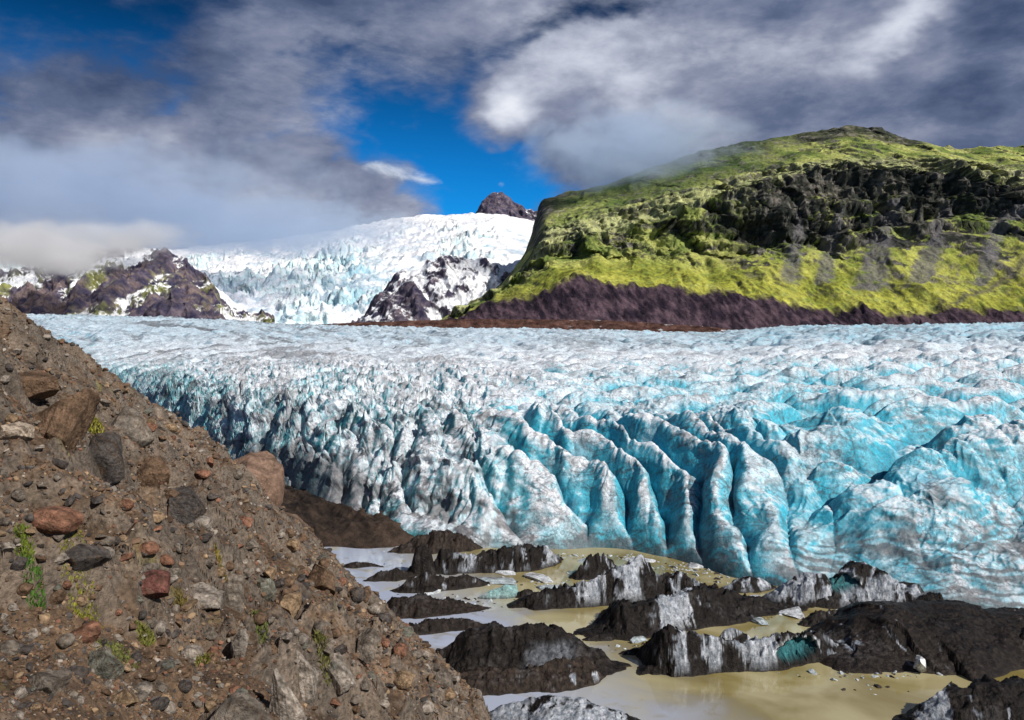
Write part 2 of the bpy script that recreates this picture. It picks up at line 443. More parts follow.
# ---- glacier
GF_PX = [-500, -250, 0, 100, 190, 250, 300, 330, 380, 420, 490, 560, 640, 700, 760, 820, 900, 1024, 1300, 1700]
GF_D = [1100, 820, 500, 300, 196, 160, 139, 130, 122, 117, 113.5, 110, 110, 105, 99, 94, 90, 86, 82, 80]
GR_PX = [-500, 0, 100, 200, 300, 420, 600, 720, 780, 1024, 1700]
GR_ROW = [312, 316, 318, 321, 327, 330, 333, 336, 331, 328, 326]
def glacier():
    px = np.concatenate([np.arange(-420, -40, 3.0), np.arange(-40, 1080, 1.0), np.arange(1080, 1560, 3.0)])
    a = np.arange(-4, 34, 0.125)
    s = list(a); y = 34.0
    while y < 1500:
        y += (y + 105) * 0.0040
        s.append(y)
    s = np.array(s)
    PX, S = np.meshgrid(px, s)
    F = smooth1d(px, GF_PX, GF_D, 16)[None, :]
    FAR = 1560.0
    # far end is the same distance for every bearing
    k = np.clip((S - 34) / (s[-1] - 34), 0, 1)
    Y0 = F + np.minimum(S, 34) + k * (FAR - F - 34)
    X = Y0 * (PX - 512) / FPX; Y = Y0
    wz = fbm(X / 14, Y / 14, 3, 101)
    Sx = Y - F + 3.0 * wz + 5.0 * pn(X / 22, Y / 60, 104)          # wavy front
    wL = 1 - ss(PX, 430, 540); wR = ss(PX, 700, 820); wM = 1 - wL - wR
    Lf = 30 * wR + 20 * wM + 27 * wL
    top = 15.5 * wR + 16.5 * wM + 15.5 * wL
    q = np.clip(Sx / Lf, 0, 1)
    face = top * (1 - (1 - q) ** (1.35 * wR + 1.6 * wM + 1.7 * wL))
    zfar = CAMZ + (HZ - smooth1d(px, GR_PX, GR_ROW, 20)[None, :]) / FPX * FAR
    up = np.clip((Y - F - 25) / (FAR - F - 25), 0, 1)
    zb = face + (zfar - top) * up ** 0.9
    env = ss(Sx, -1, 10)
    near = 1 - ss(Y, 170, 420)
    # fins running down the steep front: rounded backs, knife-cut gaps
    wx = 2.0 * fbm(X / 11, Y / 16, 2, 110)
    def folds(ph, p=0.75):
        return np.abs(np.sin(np.pi * ph)) ** p
    ph = (X + .36 * (Y - 110) + 1.5 * wx + 9 * pn(X / 24, Y / 26, 111) + 1.3 * pn(X / 5, Y / 7, 109)) / 5.8
    cell = np.floor(ph)
    hc = pn(cell * .73 + .31, 0 * cell + Y / 30, 112)               # every fin has its own height and its own head
    fin = folds(ph)
    head = 20 + 9 * pn(cell * 1.37 + .2, 0 * cell + .5, 114)
    efin = ss(Sx, -1, 7) * (1 - ss(Sx, head, head + 14)) * (wM + .15 * wR + .55 * wL)
    h = efin * (4.4 * (fin - .92) + 1.0 * hc)
    fin2 = folds((X - .25 * Y + wx) / 3.1, .8) * ss(fbm(X / 7, Y / 9, 2, 115), -.2, .2)
    h = h + efin * .7 * (fin2 - .8) + efin * .6 * (billow(X / 6 + wx * .4, Y / 7 - wx * .4, 3, 116) - .7)
    # swells of ice with crevasses between them
    c1 = (X * .93 + Y * .36); c2 = (-X * .36 + Y * .93)
    wr = 6 * fbm(X / 34, Y / 34, 3, 120)
    sc = 1 + ss(Y, 180, 1400) * 3.0
    m1 = folds((c2 + 1.7 * wr + 4 * pn(c1 / 18, c2 / 30, 121)) / 17 / sc, .7)
    m1 = m1 * (.55 + .45 * folds((c1 + 2.2 * wr) / 31 / sc, .6))
    m2 = folds((c2 * .9 + c1 * .25 - wr + 3 * pn(c1 / 9, c2 / 12, 122)) / 7.0 / sc ** .6, .75) * (.6 + .4 * folds((c1 - wr) / 12 / sc, .6))
    m3 = ridged((X + wr) / 13 / sc, (Y + wr) / 6 / sc, 3, 131, .45)
    el_ = ss(Sx, 3, 20)
    h = h + el_ * (wR * 7.5 + wM * (1.2 + 3.0 * ss(Sx, 24, 55)) + wL * 2.2) * (m1 - .5) * (1 + ss(Y, 300, 1500) * 1.3)
    h = h + el_ * (1 - ss(Y, 700, 1300)) * (2.8 * wR + 2.4 * wM * ss(Sx, 14, 40) + 1.5 * wL) * (m2 - .5)
    h = h + env * wL * 2.6 * (m3 - .5) * (1 + 3.0 * ss(Y, 300, 1300)) + el_ * (1 - wL) * ss(Sx, 60, 180) * 1.9 * (m3 - .5) * sc
    # chaotic broken blocks on the left margin
    ch = billow(X / 8 + wx, Y / 6.5 + Sx / 20, 3, 137, .5)
    h = h + env * near * 3.0 * (np.minimum(ch, .75) - .65) * (wL + .12 * wM) + env * near * (1.1 * wL + .25 * wM) * blocks(X / 3.4 + wx * .3, Y / 2.6, 9) + env * near * .9 * (ridged(X / 3.6, Y / 2.8 + X / 9, 2, 139) - .5) * (wL + .25 * wM + .15 * wR)
    # small relief
    s3 = ridged((c1 + wx * 2) / 5.0, (c2 - wx) / 2.6, 2, 141)
    h = h + ss(Y, 280, 520) * 3.2 * (ridged(c1 / 34 + wx * .2, c2 / 17, 3, 143) - .5) * (1 + ss(Y, 700, 1400))
    h = h + env * near * 0.75 * (s3 - .4) * (wL * 1.6 + wM * .8 + wR)
    h = h + env * near * 0.16 * fbm(X / 1.1, Y / .8, 3, 145, .6)
    toe = (1 - ss(Sx, 0, 12))
    Z = zb + h
    Z = Z - (1 - ss(Sx, -3, 1.5)) * 3.5
    # ice pushes out sideways a little so that faces are not plain curtains
    Xd = X + env * near * (.7 * fbm(Z / 4.2, X / 9, 2, 150))
    Yd = Y + env * near * ((.7 + wL) * fbm(X / 5, Z / 3.4, 3, 153))
    st, N = steepness(Xd, Yd, Z)
    # ---- colour of the ice itself
    white = np.array((0.62, 0.68, 0.74))
    pale = np.array((0.36, 0.60, 0.70)); blue = np.array((0.045, 0.40, 0.54)); deep = np.array((0.008, 0.17, 0.28)); teal = np.array((0.02, 0.34, 0.38))
    nA = fbm(X / 12, Y / 12, 4, 160); nB = fbm(X / 3, (Y + Z) / 3, 4, 165, .6)
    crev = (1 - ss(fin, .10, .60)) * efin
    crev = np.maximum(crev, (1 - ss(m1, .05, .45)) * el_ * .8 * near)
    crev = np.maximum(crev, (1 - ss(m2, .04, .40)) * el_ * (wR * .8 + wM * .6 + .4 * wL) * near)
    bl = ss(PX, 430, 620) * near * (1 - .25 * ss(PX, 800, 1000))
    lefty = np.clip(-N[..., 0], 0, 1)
    expo = ss(st, .16, .55) * .55 + lefty * .75 + .45 * nA + .25 * nB        # freshly broken flanks show bare blue ice; left sides bluer as painted shade
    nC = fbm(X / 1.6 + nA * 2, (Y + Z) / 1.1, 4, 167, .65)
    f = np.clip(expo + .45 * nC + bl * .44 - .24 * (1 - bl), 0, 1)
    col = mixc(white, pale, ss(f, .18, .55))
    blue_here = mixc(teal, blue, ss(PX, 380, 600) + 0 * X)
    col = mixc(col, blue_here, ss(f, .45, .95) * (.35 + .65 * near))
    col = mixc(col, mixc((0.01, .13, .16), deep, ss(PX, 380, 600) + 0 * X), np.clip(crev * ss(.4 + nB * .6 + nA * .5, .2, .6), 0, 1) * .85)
    # weathered crust on the backs of the fins and swells
    crust = np.maximum(ss(fin, .72, .98) * efin, ss(m1, .72, .95) * el_ * .8)
    col = mixc(col, (0.68, 0.70, 0.74), crust * ss(nB + .5 * nA + .5 * nC, -.45, .05) * .9 * (1 - ss(lefty, .40, .75)))
    # farther up the ice: grey blue with ash lines
    farf = ss(Y, 230, 650)
    fc = mixc((0.47, 0.60, 0.69), (0.17, 0.44, 0.57), ss(st * 2.2 + .5 * nA + .35 * ss(PX, 560, 800), .15, .85))
    col = mixc(col, fc, farf * .75)
    # ---- dirt
    dirt = 0.0
    wv = fbm(X / 10, Y / 10 + Z / 8, 3, 168) * 5
    for (ux, uy, uz, w, amt, seed, lim) in [(.75, .45, .9, 3.4, .85, 170, .0), (.5, .6, -.8, 2.3, .6, 173, .08), (.9, -.2, .6, 6.5, .8, 176, -.05)]:
        u = X * ux + Y * uy + Z * uz + wv
        q_ = pn(u / w, (X * -.3 + Y * .5) / (w * 5), seed)
        ln = 1 - ss(np.abs(q_), .01, .09)
        dirt = np.maximum(dirt, ln * amt * ss(fbm(X / 9, (Y + Z) / 9, 3, seed + 20, .6), lim - .1, lim + .25))
    dirt = dirt * near * (.95 + .4 * wL)
    patchy = fbm(X / 7, (Y * .6 + Z) / 5, 5, 185, .65)
    lowz = 1 - ss(Z, 1.5, 11)
    dirt = dirt + wL * near * ss(patchy + .3 * nC, .08, .18) * (.4 * lowz + .6)
    dirt = dirt + (1 - ss(PX + 30 * nA, 335, 375)) * ss(PX, 225, 275) * (1 - ss(Z + 4 * nB + 3 * nA, 5.5, 9.5)) * 1.8        # the black gully
    dirt = dirt + (1 - ss(Z + nB, .2, 1.3)) * .55 * wM
    dirt = dirt + lowz * ss(patchy + .3 * nC, -.06, .12) * (.55 * wM + .75 * wL + .35 * wR)
    dirt = dirt + (1 - ss(Z + 1.5 * nB, .3, 2.5)) * ss(patchy, -.3, .1) * .8
    band = ss(pn((Z + .15 * Y + 3 * nA) / .55, X / 13, 199) + .6 * nB + .5 * nC, -.1, .25)
    dirt = dirt + wR * (1 - ss(Z + 3 * nA - .012 * (PX - 760), 2.0, 6.5)) * band * .8
    ash = fbm(c1 / 60 / sc, c2 / 8 / sc, 5, 195, .65)
    dirt = dirt + ss(Y, 190, 380) * ss(ash + .3 * nA + .3 * nC, .02, .24) * (.30 * wL + .50)
    dirt = dirt + ss(Y, 200, 600) * (1 - ss(m1, .1, .5)) * .45 + ss(Y, 250, 500) * (1 - ss(m3, .2, .5)) * .4
    dirt = np.clip(dirt, 0, 1)
    dc = mixc((0.030, 0.025, 0.027), (0.13, 0.11, 0.11), ss(nB + .4 * nC, -.3, .4))
    hair = np.zeros_like(X)
    for (ax, ay, az_, w_, sd3) in [(.9, .35, .6, 1.5, 301), (.55, -.5, 1.0, 1.1, 303), (.2, .9, .8, 2.1, 305)]:
        u = X * ax + Y * ay + Z * az_ + wv * 1.2 + .25 * nB
        hair = np.maximum(hair, (1 - ss(np.abs(pn(u / w_, (X * ay - Y * ax) / (w_ * 9), sd3)), .0, .10)) * ss(fbm(X / 11, Y / 11, 3, sd3 + 30), -.12, .2))
    dirt = np.maximum(dirt, hair * near * .62)
    col = mixc(col, dc, dirt * .80)
    o = grid_mesh('glacier', Xd, Yd, Z, col, M_ICE, 'structure')
glacier()


# ---- mountain heightfields: profiles of height and distance by bearing
def profile_mesh(name, px, cpx, rows, depths, nv, noise, colour, mat, soft=8.0):
    """rows[k]: how high over the horizon each of the K ledges stands at the bearings cpx; depths[k]: how far away"""
    rows = [smooth1d(px, cpx, r, soft) for r in rows]
    zs = [CAMZ + (HZ - r) / FPX * d for r, d in zip(rows, depths)]
    K = len(depths)
    v = np.linspace(0, K - 1, nv)
    PX, V = np.meshgrid(px, v)
    i = np.clip(V.astype(int), 0, K - 2); fr = V - i
    D = np.array(depths, float)
    Yd = D[i] * (1 - fr) + D[i + 1] * fr
    ZS = np.array(zs)
    cols = np.broadcast_to(np.arange(len(px))[None, :], PX.shape)
    Z = ZS[i, cols] * (1 - fr) + ZS[i + 1, cols] * fr
    X = Yd * (PX - 512) / FPX
    X, Y, Z, extra = noise(X, Yd, Z, V, PX)
    st, N = steepness(X, Y, Z)
    col = colour(X, Y, Z, V, PX, st, N, extra)
    return grid_mesh(name, X, Y, Z, col, mat, 'structure')


def green_mountain():
    px = np.concatenate([np.arange(400, 1060, 1.0), np.arange(1060, 1500, 3.0)])
    cpx = [400, 440, 470, 500, 520, 530, 539, 545, 580, 620, 662, 700, 740, 790, 850, 880, 900, 940, 960, 1024, 1150, 1500]
    r0 = [345] * 22
    r1 = [334, 328, 318, 305, 300, 297, 293, 291, 280, 284, 290, 296, 300, 306, 312, 312, 313, 315, 315, 316, 318, 318]
    r2 = [333, 326, 314, 300, 290, 288, 284, 282, 272, 272, 275, 278, 280, 284, 284, 284, 284, 284, 282, 276, 270, 265]
    r3 = [332, 325, 311, 296, 282, 277, 270, 265, 256, 252, 248, 244, 238, 229, 226, 223, 216, 209, 208, 206, 208, 210]
    r4 = [331, 324, 309, 293, 276, 266, 255, 248, 240, 232, 222, 210, 196, 176, 168, 168, 170, 172, 176, 186, 190, 190]
    r5 = [331, 323, 307, 290, 270, 258, 240, 225, 215, 205, 194, 182, 172, 165, 157, 156, 157, 160, 162, 166, 170, 172]
    r6 = [330, 322, 305, 287, 262, 243, 202, 198, 190, 180, 165, 151, 143, 137, 126, 127, 138, 145, 148, 146, 150, 160]
    r7 = [340] * 22
    depths = [1560, 1640, 1720, 1950, 2000, 2250, 2560, 3300]

    def noise(X, Y, Z, V, PX):
        amp = ss(V, .05, .8) * (1 - ss(V, 5.7, 6.3) * .75)
        h1 = ridged(X / 190 + Y / 500, Y / 330, 5, 200, .55)
        h2 = fbm(X / 60, Y / 60, 5, 206, .6)
        gul = billow(X / 55 + .4 * fbm(X / 90, Y / 90, 2, 214), Y / 480, 2, 212)
        Z = Z + amp * ((h1 - .45) * 42 * (1 - .5 * ss(V, 4, 5)) + h2 * (5 + 9 * ss(V, 2.2, 2.9) * (1 - ss(V, 4.0, 4.4))) - (1 - gul) * 9 * ss(V, .6, 1.5) * (1 - ss(V, 3.8, 4.4)))
        # stepped basalt: benches and short cliffs
        stp = 46 + 12 * pn(X / 300, Y / 300, 219)
        q = Z / stp + .5 * fbm(X / 160, Y / 160, 3, 217)
        fr = q - np.floor(q)
        Zt = Z + (ss(fr, .35, .65) - fr) * stp
        band = ss(V, 2.2, 3.0) * (1 - .75 * ss(V, 4.4, 5.2))
        wt = np.clip(band * (.45 + .9 * fbm(X / 200, Y / 200, 3, 220)), 0, .85)
        Z = Z * (1 - wt) + Zt * wt
        # rough moraine wall at the foot
        Z = Z + (1 - ss(V, 1.0, 1.35)) * ss(V, .05, .5) * ((ridged(X / 34 + Z / 60, Y / 50, 4, 224) - .5) * 16)
        Y2 = Y - band * (105 * fbm(X / 170 + .3 * h1, Z / 500, 3, 226) + 34 * blocks(X / 75 + Z / 200 + .25 * h2, Z / 62 + .3 * h2, 1) + 15 * blocks(X / 30 + .3 * h2, Z / 26 - X / 300, 2) + 5 * blocks(X / 13, Z / 12, 3) + 9 * fbm(X / 18, Z / 160, 3, 229))
        return X, Y2, Z, (h1, h2, gul)

    def colour(X, Y, Z, V, PX, st, N, ex):
        h1, h2, gul = ex
        nA = fbm(X / 120, Y / 120, 5, 230, .6); nB = fbm(X / 25, (Y + Z) / 25, 4, 236, .65)
        grass = mixc((0.14, 0.20, 0.045), (0.44, 0.46, 0.14), ss(nA + .35 * nB, -.35, .35))
        grass = mixc(grass, (0.40, 0.39, 0.05), (1 - ss(V, 1.9, 3.0)) * .75 * ss(nB, -.6, .2))
        grass = mixc(grass, (0.52, 0.54, 0.26), ss(V + .2 * nA, 3.9, 4.1) * (1 - ss(V + .3 * nA, 4.5, 5.0)) * .8)  # sunlit streak above the cliff, painted into the grass colour
        dark = mixc((0.022, 0.026, 0.02), (0.075, 0.070, 0.065), ss(nB, -.4, .4))
        olive0 = np.array((0.07, 0.10, 0.025))
        nL = fbm(X / 230 + .6 * nA, Z / 90 + X / 500, 4, 244, .6)        # long outcrops
        cl = ss(st + .10 * nB, .28, .46)
        grass = mixc(grass, olive0, ss(nB * .6 - nA * .6 + .4 * fbm(X / 9, Y / 14, 3, 246), .08, .42) * .6)
        zone = ss(V, 1.7, 2.3) * (1 - ss(V + .3 * nA, 3.95, 4.3))
        crag = zone * ss(nL + .30 * nB, .06, .14) * (.7 + .3 * ss(PX, 520, 620))
        main = ss(PX + 60 * nA, 715, 750) * ss(V + .35 * nA + .1 * nB, 2.75, 2.95) * (1 - ss(V + .10 * nB, 3.95, 4.08))
        main = main * (1 - .9 * ss(fbm(X / 120, Z / 30, 4, 248, .6), .04, .16))
        edge = np.exp(-((V - 3.72 - .25 * nA) / .28) ** 2) * ss(PX, 560, 620) * ss(nB + nL, -.45, -.1)
        cliff = np.clip(cl * .85 + crag + main + edge, 0, 1) * (1 - .55 * (1 - ss(V, 1.3, 2.0)))
        cliff = cliff * (1 - (1 - ss(PX, 700, 760)) * ss(fbm(X / 95 + .5 * nA, Z / 45, 4, 252, .6) + .15 * nB, -.12, .12) * .85)
        lit = ss(nB + .4 * nA, .05, .35)
        strat = fbm(X / 400, Z / 7 + .6 * nA, 3, 247)
        dark = mixc((0.022, 0.024, 0.027), (0.17, 0.155, 0.145), ss(nB + .4 * nA + .5 * strat, -.05, .45))
        col = mixc(grass, dark, cliff * .96)
        left = ss(V, 4.9, 5.4) * (1 - ss(PX, 545, 590)) * ss(PX, 528, 540)
        col = mixc(col, dark, left * .85)
        rim = ss(V + .08 * nB + .0 * nA, 5.50, 5.68) * (ss(PX, 770, 810) * (1 - ss(PX, 905, 940)) + ss(PX, 660, 690) * (1 - ss(PX, 740, 800)))
        col = mixc(col, dark, np.clip(rim * 1.2, 0, 1) * .85)
        col = mixc(col, (0.05, 0.085, 0.03), ss(V + .15 * nA, 4.7, 5.1) * np.exp(-((PX - 700) / 95) ** 4) * .75)  # shade on the rear ridge, painted in as darker green
        sp = ss(fbm(X / 70 + Y / 200, Y / 60, 5, 249, .65) + .5 * nB, .05, .22) * ss(V, 4.2, 4.6)
        col = mixc(col, dark * 1.2, sp * .65)
        # scree fans under the cliff
        scree = 0
        for c, w, sl in [(797, 6, -12), (834, 6, -18), (893, 11, -40), (955, 8, -60), (1012, 6, -50)]:
            cx = c + sl * (3.0 - V) * .6
            scree = np.maximum(scree, np.exp(-((PX - cx) / (w * (1 + .8 * np.clip(3 - V, 0, 2)))) ** 2))
        scree = scree * ss(V, 1.7, 2.1) * (1 - ss(V, 3.1, 3.5)) * ss(nB, -.6, 0)
        col = mixc(col, (0.145, 0.14, 0.145), ss(scree + .18 * nB, .15, .7) * .8)
        road = np.exp(-((PX - (1000 + (1.9 - V) * -75)) / 7) ** 2) * ss(V, .9, 1.2) * (1 - ss(V, 2.2, 2.5))
        col = mixc(col, (0.10, 0.09, 0.075), np.clip(road, 0, 1) * .8)
        # purple brown moraine wall
        wall = 1 - ss(V + .14 * nB + .1 * nA, .92, 1.12)
        wc = mixc((0.022, 0.016, 0.026), (0.10, 0.066, 0.082), ss(fbm(X / 14 + Z / 30, Y / 60 + Z / 25, 4, 240, .6) + .6 * fbm(X / 110, Z / 40, 3, 243), -.35, .45))
        col = mixc(col, wc, wall)
        col = mixc(col, wc, np.clip((1 - ss(PX, 480, 560)) * (1 - ss(V, 1.3, 2.2)), 0, 1))
        return col
    profile_mesh('mountain', px, cpx, [r0, r1, r2, r3, r4, r5, r6, r7], depths, 640, noise, colour, M_MTN, 5.0)
green_mountain()


# ---- medial moraine: low dark ridge between glacier and mountain
def moraine():
    px = np.arange(230, 900, 1.5)
    cpx = [230, 290, 320, 400, 470, 600, 700, 760, 900]
    r0 = [345] * 9
    r1 = [336, 329, 325, 322, 320, 321, 327, 333, 342]
    r2 = [336, 329, 325, 322, 320, 321, 327, 333, 342]
    r3 = [345] * 9
    def noise(X, Y, Z, V, PX):
        Z = Z + ss(V, .1, .8) * 6 * (ridged(X / 30, Y / 14, 4, 250) - .5)
        return X, Y, Z, None
    def colour(X, Y, Z, V, PX, st, N, ex):
        n = fbm(X / 20, Y / 8, 4, 255, .6)
        c = mixc((0.045, 0.022, 0.018), (0.13, 0.07, 0.055), ss(n, -.4, .4))
        return mixc(c, (0.7, 0.75, 0.8), ss(fbm(X / 30, Y / 8, 3, 259), .38, .5) * ss(PX, 540, 600))
    profile_mesh('moraine_ridge', px, cpx, [r0, r1, r2, r3], [1475, 1530, 1560, 1620], 110, noise, colour, M_FAR, 6)
moraine()


# ---- icefall behind
def icefall():
    px = np.arange(-160, 640, 1.0)
    cpx = [-160, 150, 200, 300, 380, 420, 470, 500, 530, 560, 640]
    r0 = [345] * 11
    r1 = [315, 314, 312, 312, 312, 312, 312, 312, 312, 312, 312]
    r2 = [290, 282, 280, 285, 285, 285, 280, 280, 280, 280, 280]
    r3 = [280, 270, 266, 262, 252, 246, 244, 246, 250, 254, 260]
    r4 = [266, 258, 252, 242, 229, 222, 217, 217, 226, 236, 240]
    r5 = [262, 252, 246, 236, 222, 216, 213, 214, 222, 232, 240]
    r6 = [330] * 11
    def noise(X, Y, Z, V, PX):
        w = fbm(X / 200, Y / 200, 3, 260)
        b1 = billow(X / 90 + w, Y / 75 + w, 3, 262, .55); b2 = ridged(X / 60 + .5 * w, Y / 42 + Z / 90, 4, 266)
        a = (.35 + .9 * ss(fbm(X / 350, Y / 500, 3, 283), .15, -.15 + .01) ) if False else (1.15 - .8 * ss(fbm(X / 350, Y / 500, 3, 283), -.15, .2))
        a = a * ss(V, .2, 1) * (1 - ss(V, 3.2, 4.1) * .85) * (1 - ss(PX, 470, 520) * .8)
        Z = Z + a * ((b1 - .5) * 60 + (b2 - .5) * 30 * (1 + .8 * fbm(X / 300, Y / 260, 2, 281)))
        Z = Z + ss(V, 3.0, 4.0) * (26 * fbm(X / 330, Y / 500, 4, 287) + 7 * (b1 - .5))
        return X, Y - a * 40 * fbm(X / 60, Z / 40, 3, 270), Z, (b1, b2)
    def colour(X, Y, Z, V, PX, st, N, ex):
        b1, b2 = ex
        n = fbm(X / 60, Y / 60, 4, 272, .6)
        m = fbm(X / 400, Y / 300, 3, 276)
        c = mixc((0.86, 0.88, 0.90), (0.56, 0.76, 0.80), ss(st + .25 * n, .25, .65) * .8)
        c = mixc(c, (0.84, 0.85, 0.88), ss(fbm(X / 350, Y / 500, 3, 283), -.15, .15) * .85)
        c = mixc(c, (0.10, 0.42, 0.55), (1 - ss(b1, .08, .36)) * ss(n + m, -.1, .3) * .8)
        c = mixc(c, (0.26, 0.42, 0.54), ss(fbm(X / 240 + Y / 300, Y / 110, 5, 285, .6), .05, .32) * .55)
        rgt = np.exp(-((PX - 360) / 34) ** 2) * ss(V, .6, 1.2) * (1 - ss(V, 2.6, 3.2))
        c = mixc(c, (0.07, 0.36, 0.50), np.clip(rgt * (.4 + 1.2 * n), 0, 1) * .8)
        c = mixc(c, (0.88, 0.88, 0.9), ss(V, 3.3, 4.0) * .7)
        return c
    profile_mesh('icefall', px, cpx, [r0, r1, r2, r3, r4, r5, r6], [2500, 2700, 3150, 3800, 4700, 5200, 6500], 430, noise, colour, M_FALL, 8)
icefall()


def snow_rock(name, px, cpx, crest, base, d0, d1, d2, seed, kind, snow_amt):
    mid = [b * .5 + c * .5 for b, c in zip(base, crest)]
    def noise(X, Y, Z, V, PX):
        a = ss(V, .1, .7) * (1 - ss(V, 1.7, 2.2) * .7)
        r = ridged(X / 150 + Y / 400, Y / 260, 5, seed, .58)
        Z = Z + a * ((r - .5) * 95 + 12 * fbm(X / 45, Y / 45, 4, seed + 6, .5))
        return X, Y - a * 25 * fbm(X / 40, Z / 50, 3, seed + 20), Z, r
    def colour(X, Y, Z, V, PX, st, N, r):
        n = fbm(X / 40, (Y + Z) / 40, 4, seed + 10, .6); m = fbm(X / 200, Y / 200, 3, seed + 15)
        c = mixc((0.045, 0.042, 0.080), (0.165, 0.135, 0.16), ss(n, -.4, .4))
        if kind == 'ochre':
            c = mixc(c, (0.27, 0.29, 0.08), ss(m + .4 * n, -.05, .2) * (1 - ss(V, 1.2, 1.8)) * .8)
            c = mixc(c, (0.24, 0.17, 0.13), ss(n - m, .1, .4) * .4)
        sn = ss(n * .35 + m * .9 - st * .5 + (.55 - r) * .8 + snow_amt, .0, .10)
        return mixc(c, (0.85, 0.87, 0.9), sn)
    profile_mesh(name, px, cpx, [[345] * len(cpx), mid, crest, [345] * len(cpx)], [d0, (d0 + d1) / 2, d1, d2], 260, noise, colour, M_FAR, 6)


snow_rock('snowy_mountain', np.arange(-260, 275, 1.0), [-260, -100, 0, 40, 75, 110, 140, 165, 185, 200, 222, 262],
          [236, 254, 272, 264, 255, 249, 247, 252, 262, 276, 296, 322], [330] * 9 + [332, 334, 338], 1900, 2450, 3000, 300, 'ochre', .13)
snow_rock('dark_knoll', np.arange(120, 240, 1.0), [120, 148, 160, 175, 190, 205, 240], [345, 322, 309, 303, 306, 322, 345], [345, 330, 322, 320, 322, 330, 345],
          1750, 1880, 2000, 320, 'dark', -.25)
snow_rock('snow_streaked_spur', np.arange(340, 580, 1.0), [340, 362, 380, 400, 425, 450, 480, 510, 540, 580],
          [345, 322, 296, 274, 262, 258, 264, 262, 262, 270], [345] + [330] * 9, 2200, 2650, 3100, 340, 'dark', .32)
snow_rock('summit_crag', np.arange(455, 575, .7), [455, 474, 482, 490, 500, 508, 516, 530, 545, 575],
          [235, 217, 203, 192, 189, 198, 204, 209, 214, 240], [240] * 10, 5350, 5600, 5900, 360, 'dark', -.1)


# ---- clouds lying on the ridges: real volumes
def cloud(name, px, row, d, wx, wy, wz, dens, seed, scale=1.0, lo=0.42, hi=0.62, flat=0.0, colr=(0.74, 0.85, 1.0), tilt=0.0):
    x = d * (px - 512) / FPX; z = CAMZ + d * (HZ - row) / FPX
    bpy.ops.mesh.primitive_ico_sphere_add(subdivisions=3, radius=1)
    o = bpy.context.object; o.name = name; o.data.name = name
    o.location = (x, d, z); o.scale = (wx, wy, wz); o.rotation_euler = (0, tilt, 0)
    m = bpy.data.materials.new('cloud_vapour'); m.use_nodes = True
    T = NT(m.node_tree); T.n.clear()
    out = T.n.new('ShaderNodeOutputMaterial')
    t = T.n.new('ShaderNodeTexCoord'); g = T.n.new('ShaderNodeNewGeometry')
    ln = T.n.new('ShaderNodeVectorMath'); ln.operation = 'LENGTH'; T.l.new(t.outputs['Object'], ln.inputs[0])
    fall = T.remap(ln.outputs['Value'], 1.0, 0.25)
    nz = T.noise(T.mapping(g.outputs['Position'], scale=(1, 1, 1.8), loc=(seed * 313.0, 0, 0)), 0.0042 / scale, 5, 0.6, 0.4)
    n2_ = T.noise(T.mapping(g.outputs['Position'], scale=(1, 1, 1.5), loc=(seed * 91.0, 5, 0)), 0.013 / scale, 4, 0.6, 0.3)
    e_ = T.add(T.mul(fall, 0.9), T.add(T.mul(T.math('SUBTRACT', nz, 0.5), 2.6), T.mul(T.math('SUBTRACT', n2_, 0.5), 0.8)))
    dn = T.mul(T.mul(T.remap(e_, lo - 0.2, hi + .5), T.remap(fall, 0.0, 0.3)), dens)
    v = T.n.new('ShaderNodeVolumePrincipled')
    T.put(v, 'Color', (*colr, 1)); T.put(v, 'Density', dn); T.put(v, 'Anisotropy', 0.25)
    T.l.new(v.outputs[0], out.inputs['Volume'])
    o.data.materials.append(m)
    o['kind'] = 'stuff'
    return o


cloud('cloud', 20, 185, 2450, 1350, 420, 230, 0.006, 1)
cloud('cloud', 30, 250, 1950, 460, 220, 95, 0.020, 2, 0.45, lo=.50, colr=(1, 1, 1))
cloud('cloud', 230, 228, 2900, 980, 700, 150, 0.0065, 3, .5)
cloud('cloud', 110, 236, 2250, 360, 200, 66, 0.016, 6, .4, colr=(.95, .97, 1))
cloud('cloud', 640, 150, 2420, 520, 300, 190, 0.008, 4, 0.6)

# ================================================================== ICE LYING IN THE LAGOON
def wpt(px, row, ref):
    d = FPX * CAMZ / (ref - HZ)
    return d * (px - 512) / FPX, d, CAMZ - (row - HZ) * d / FPX


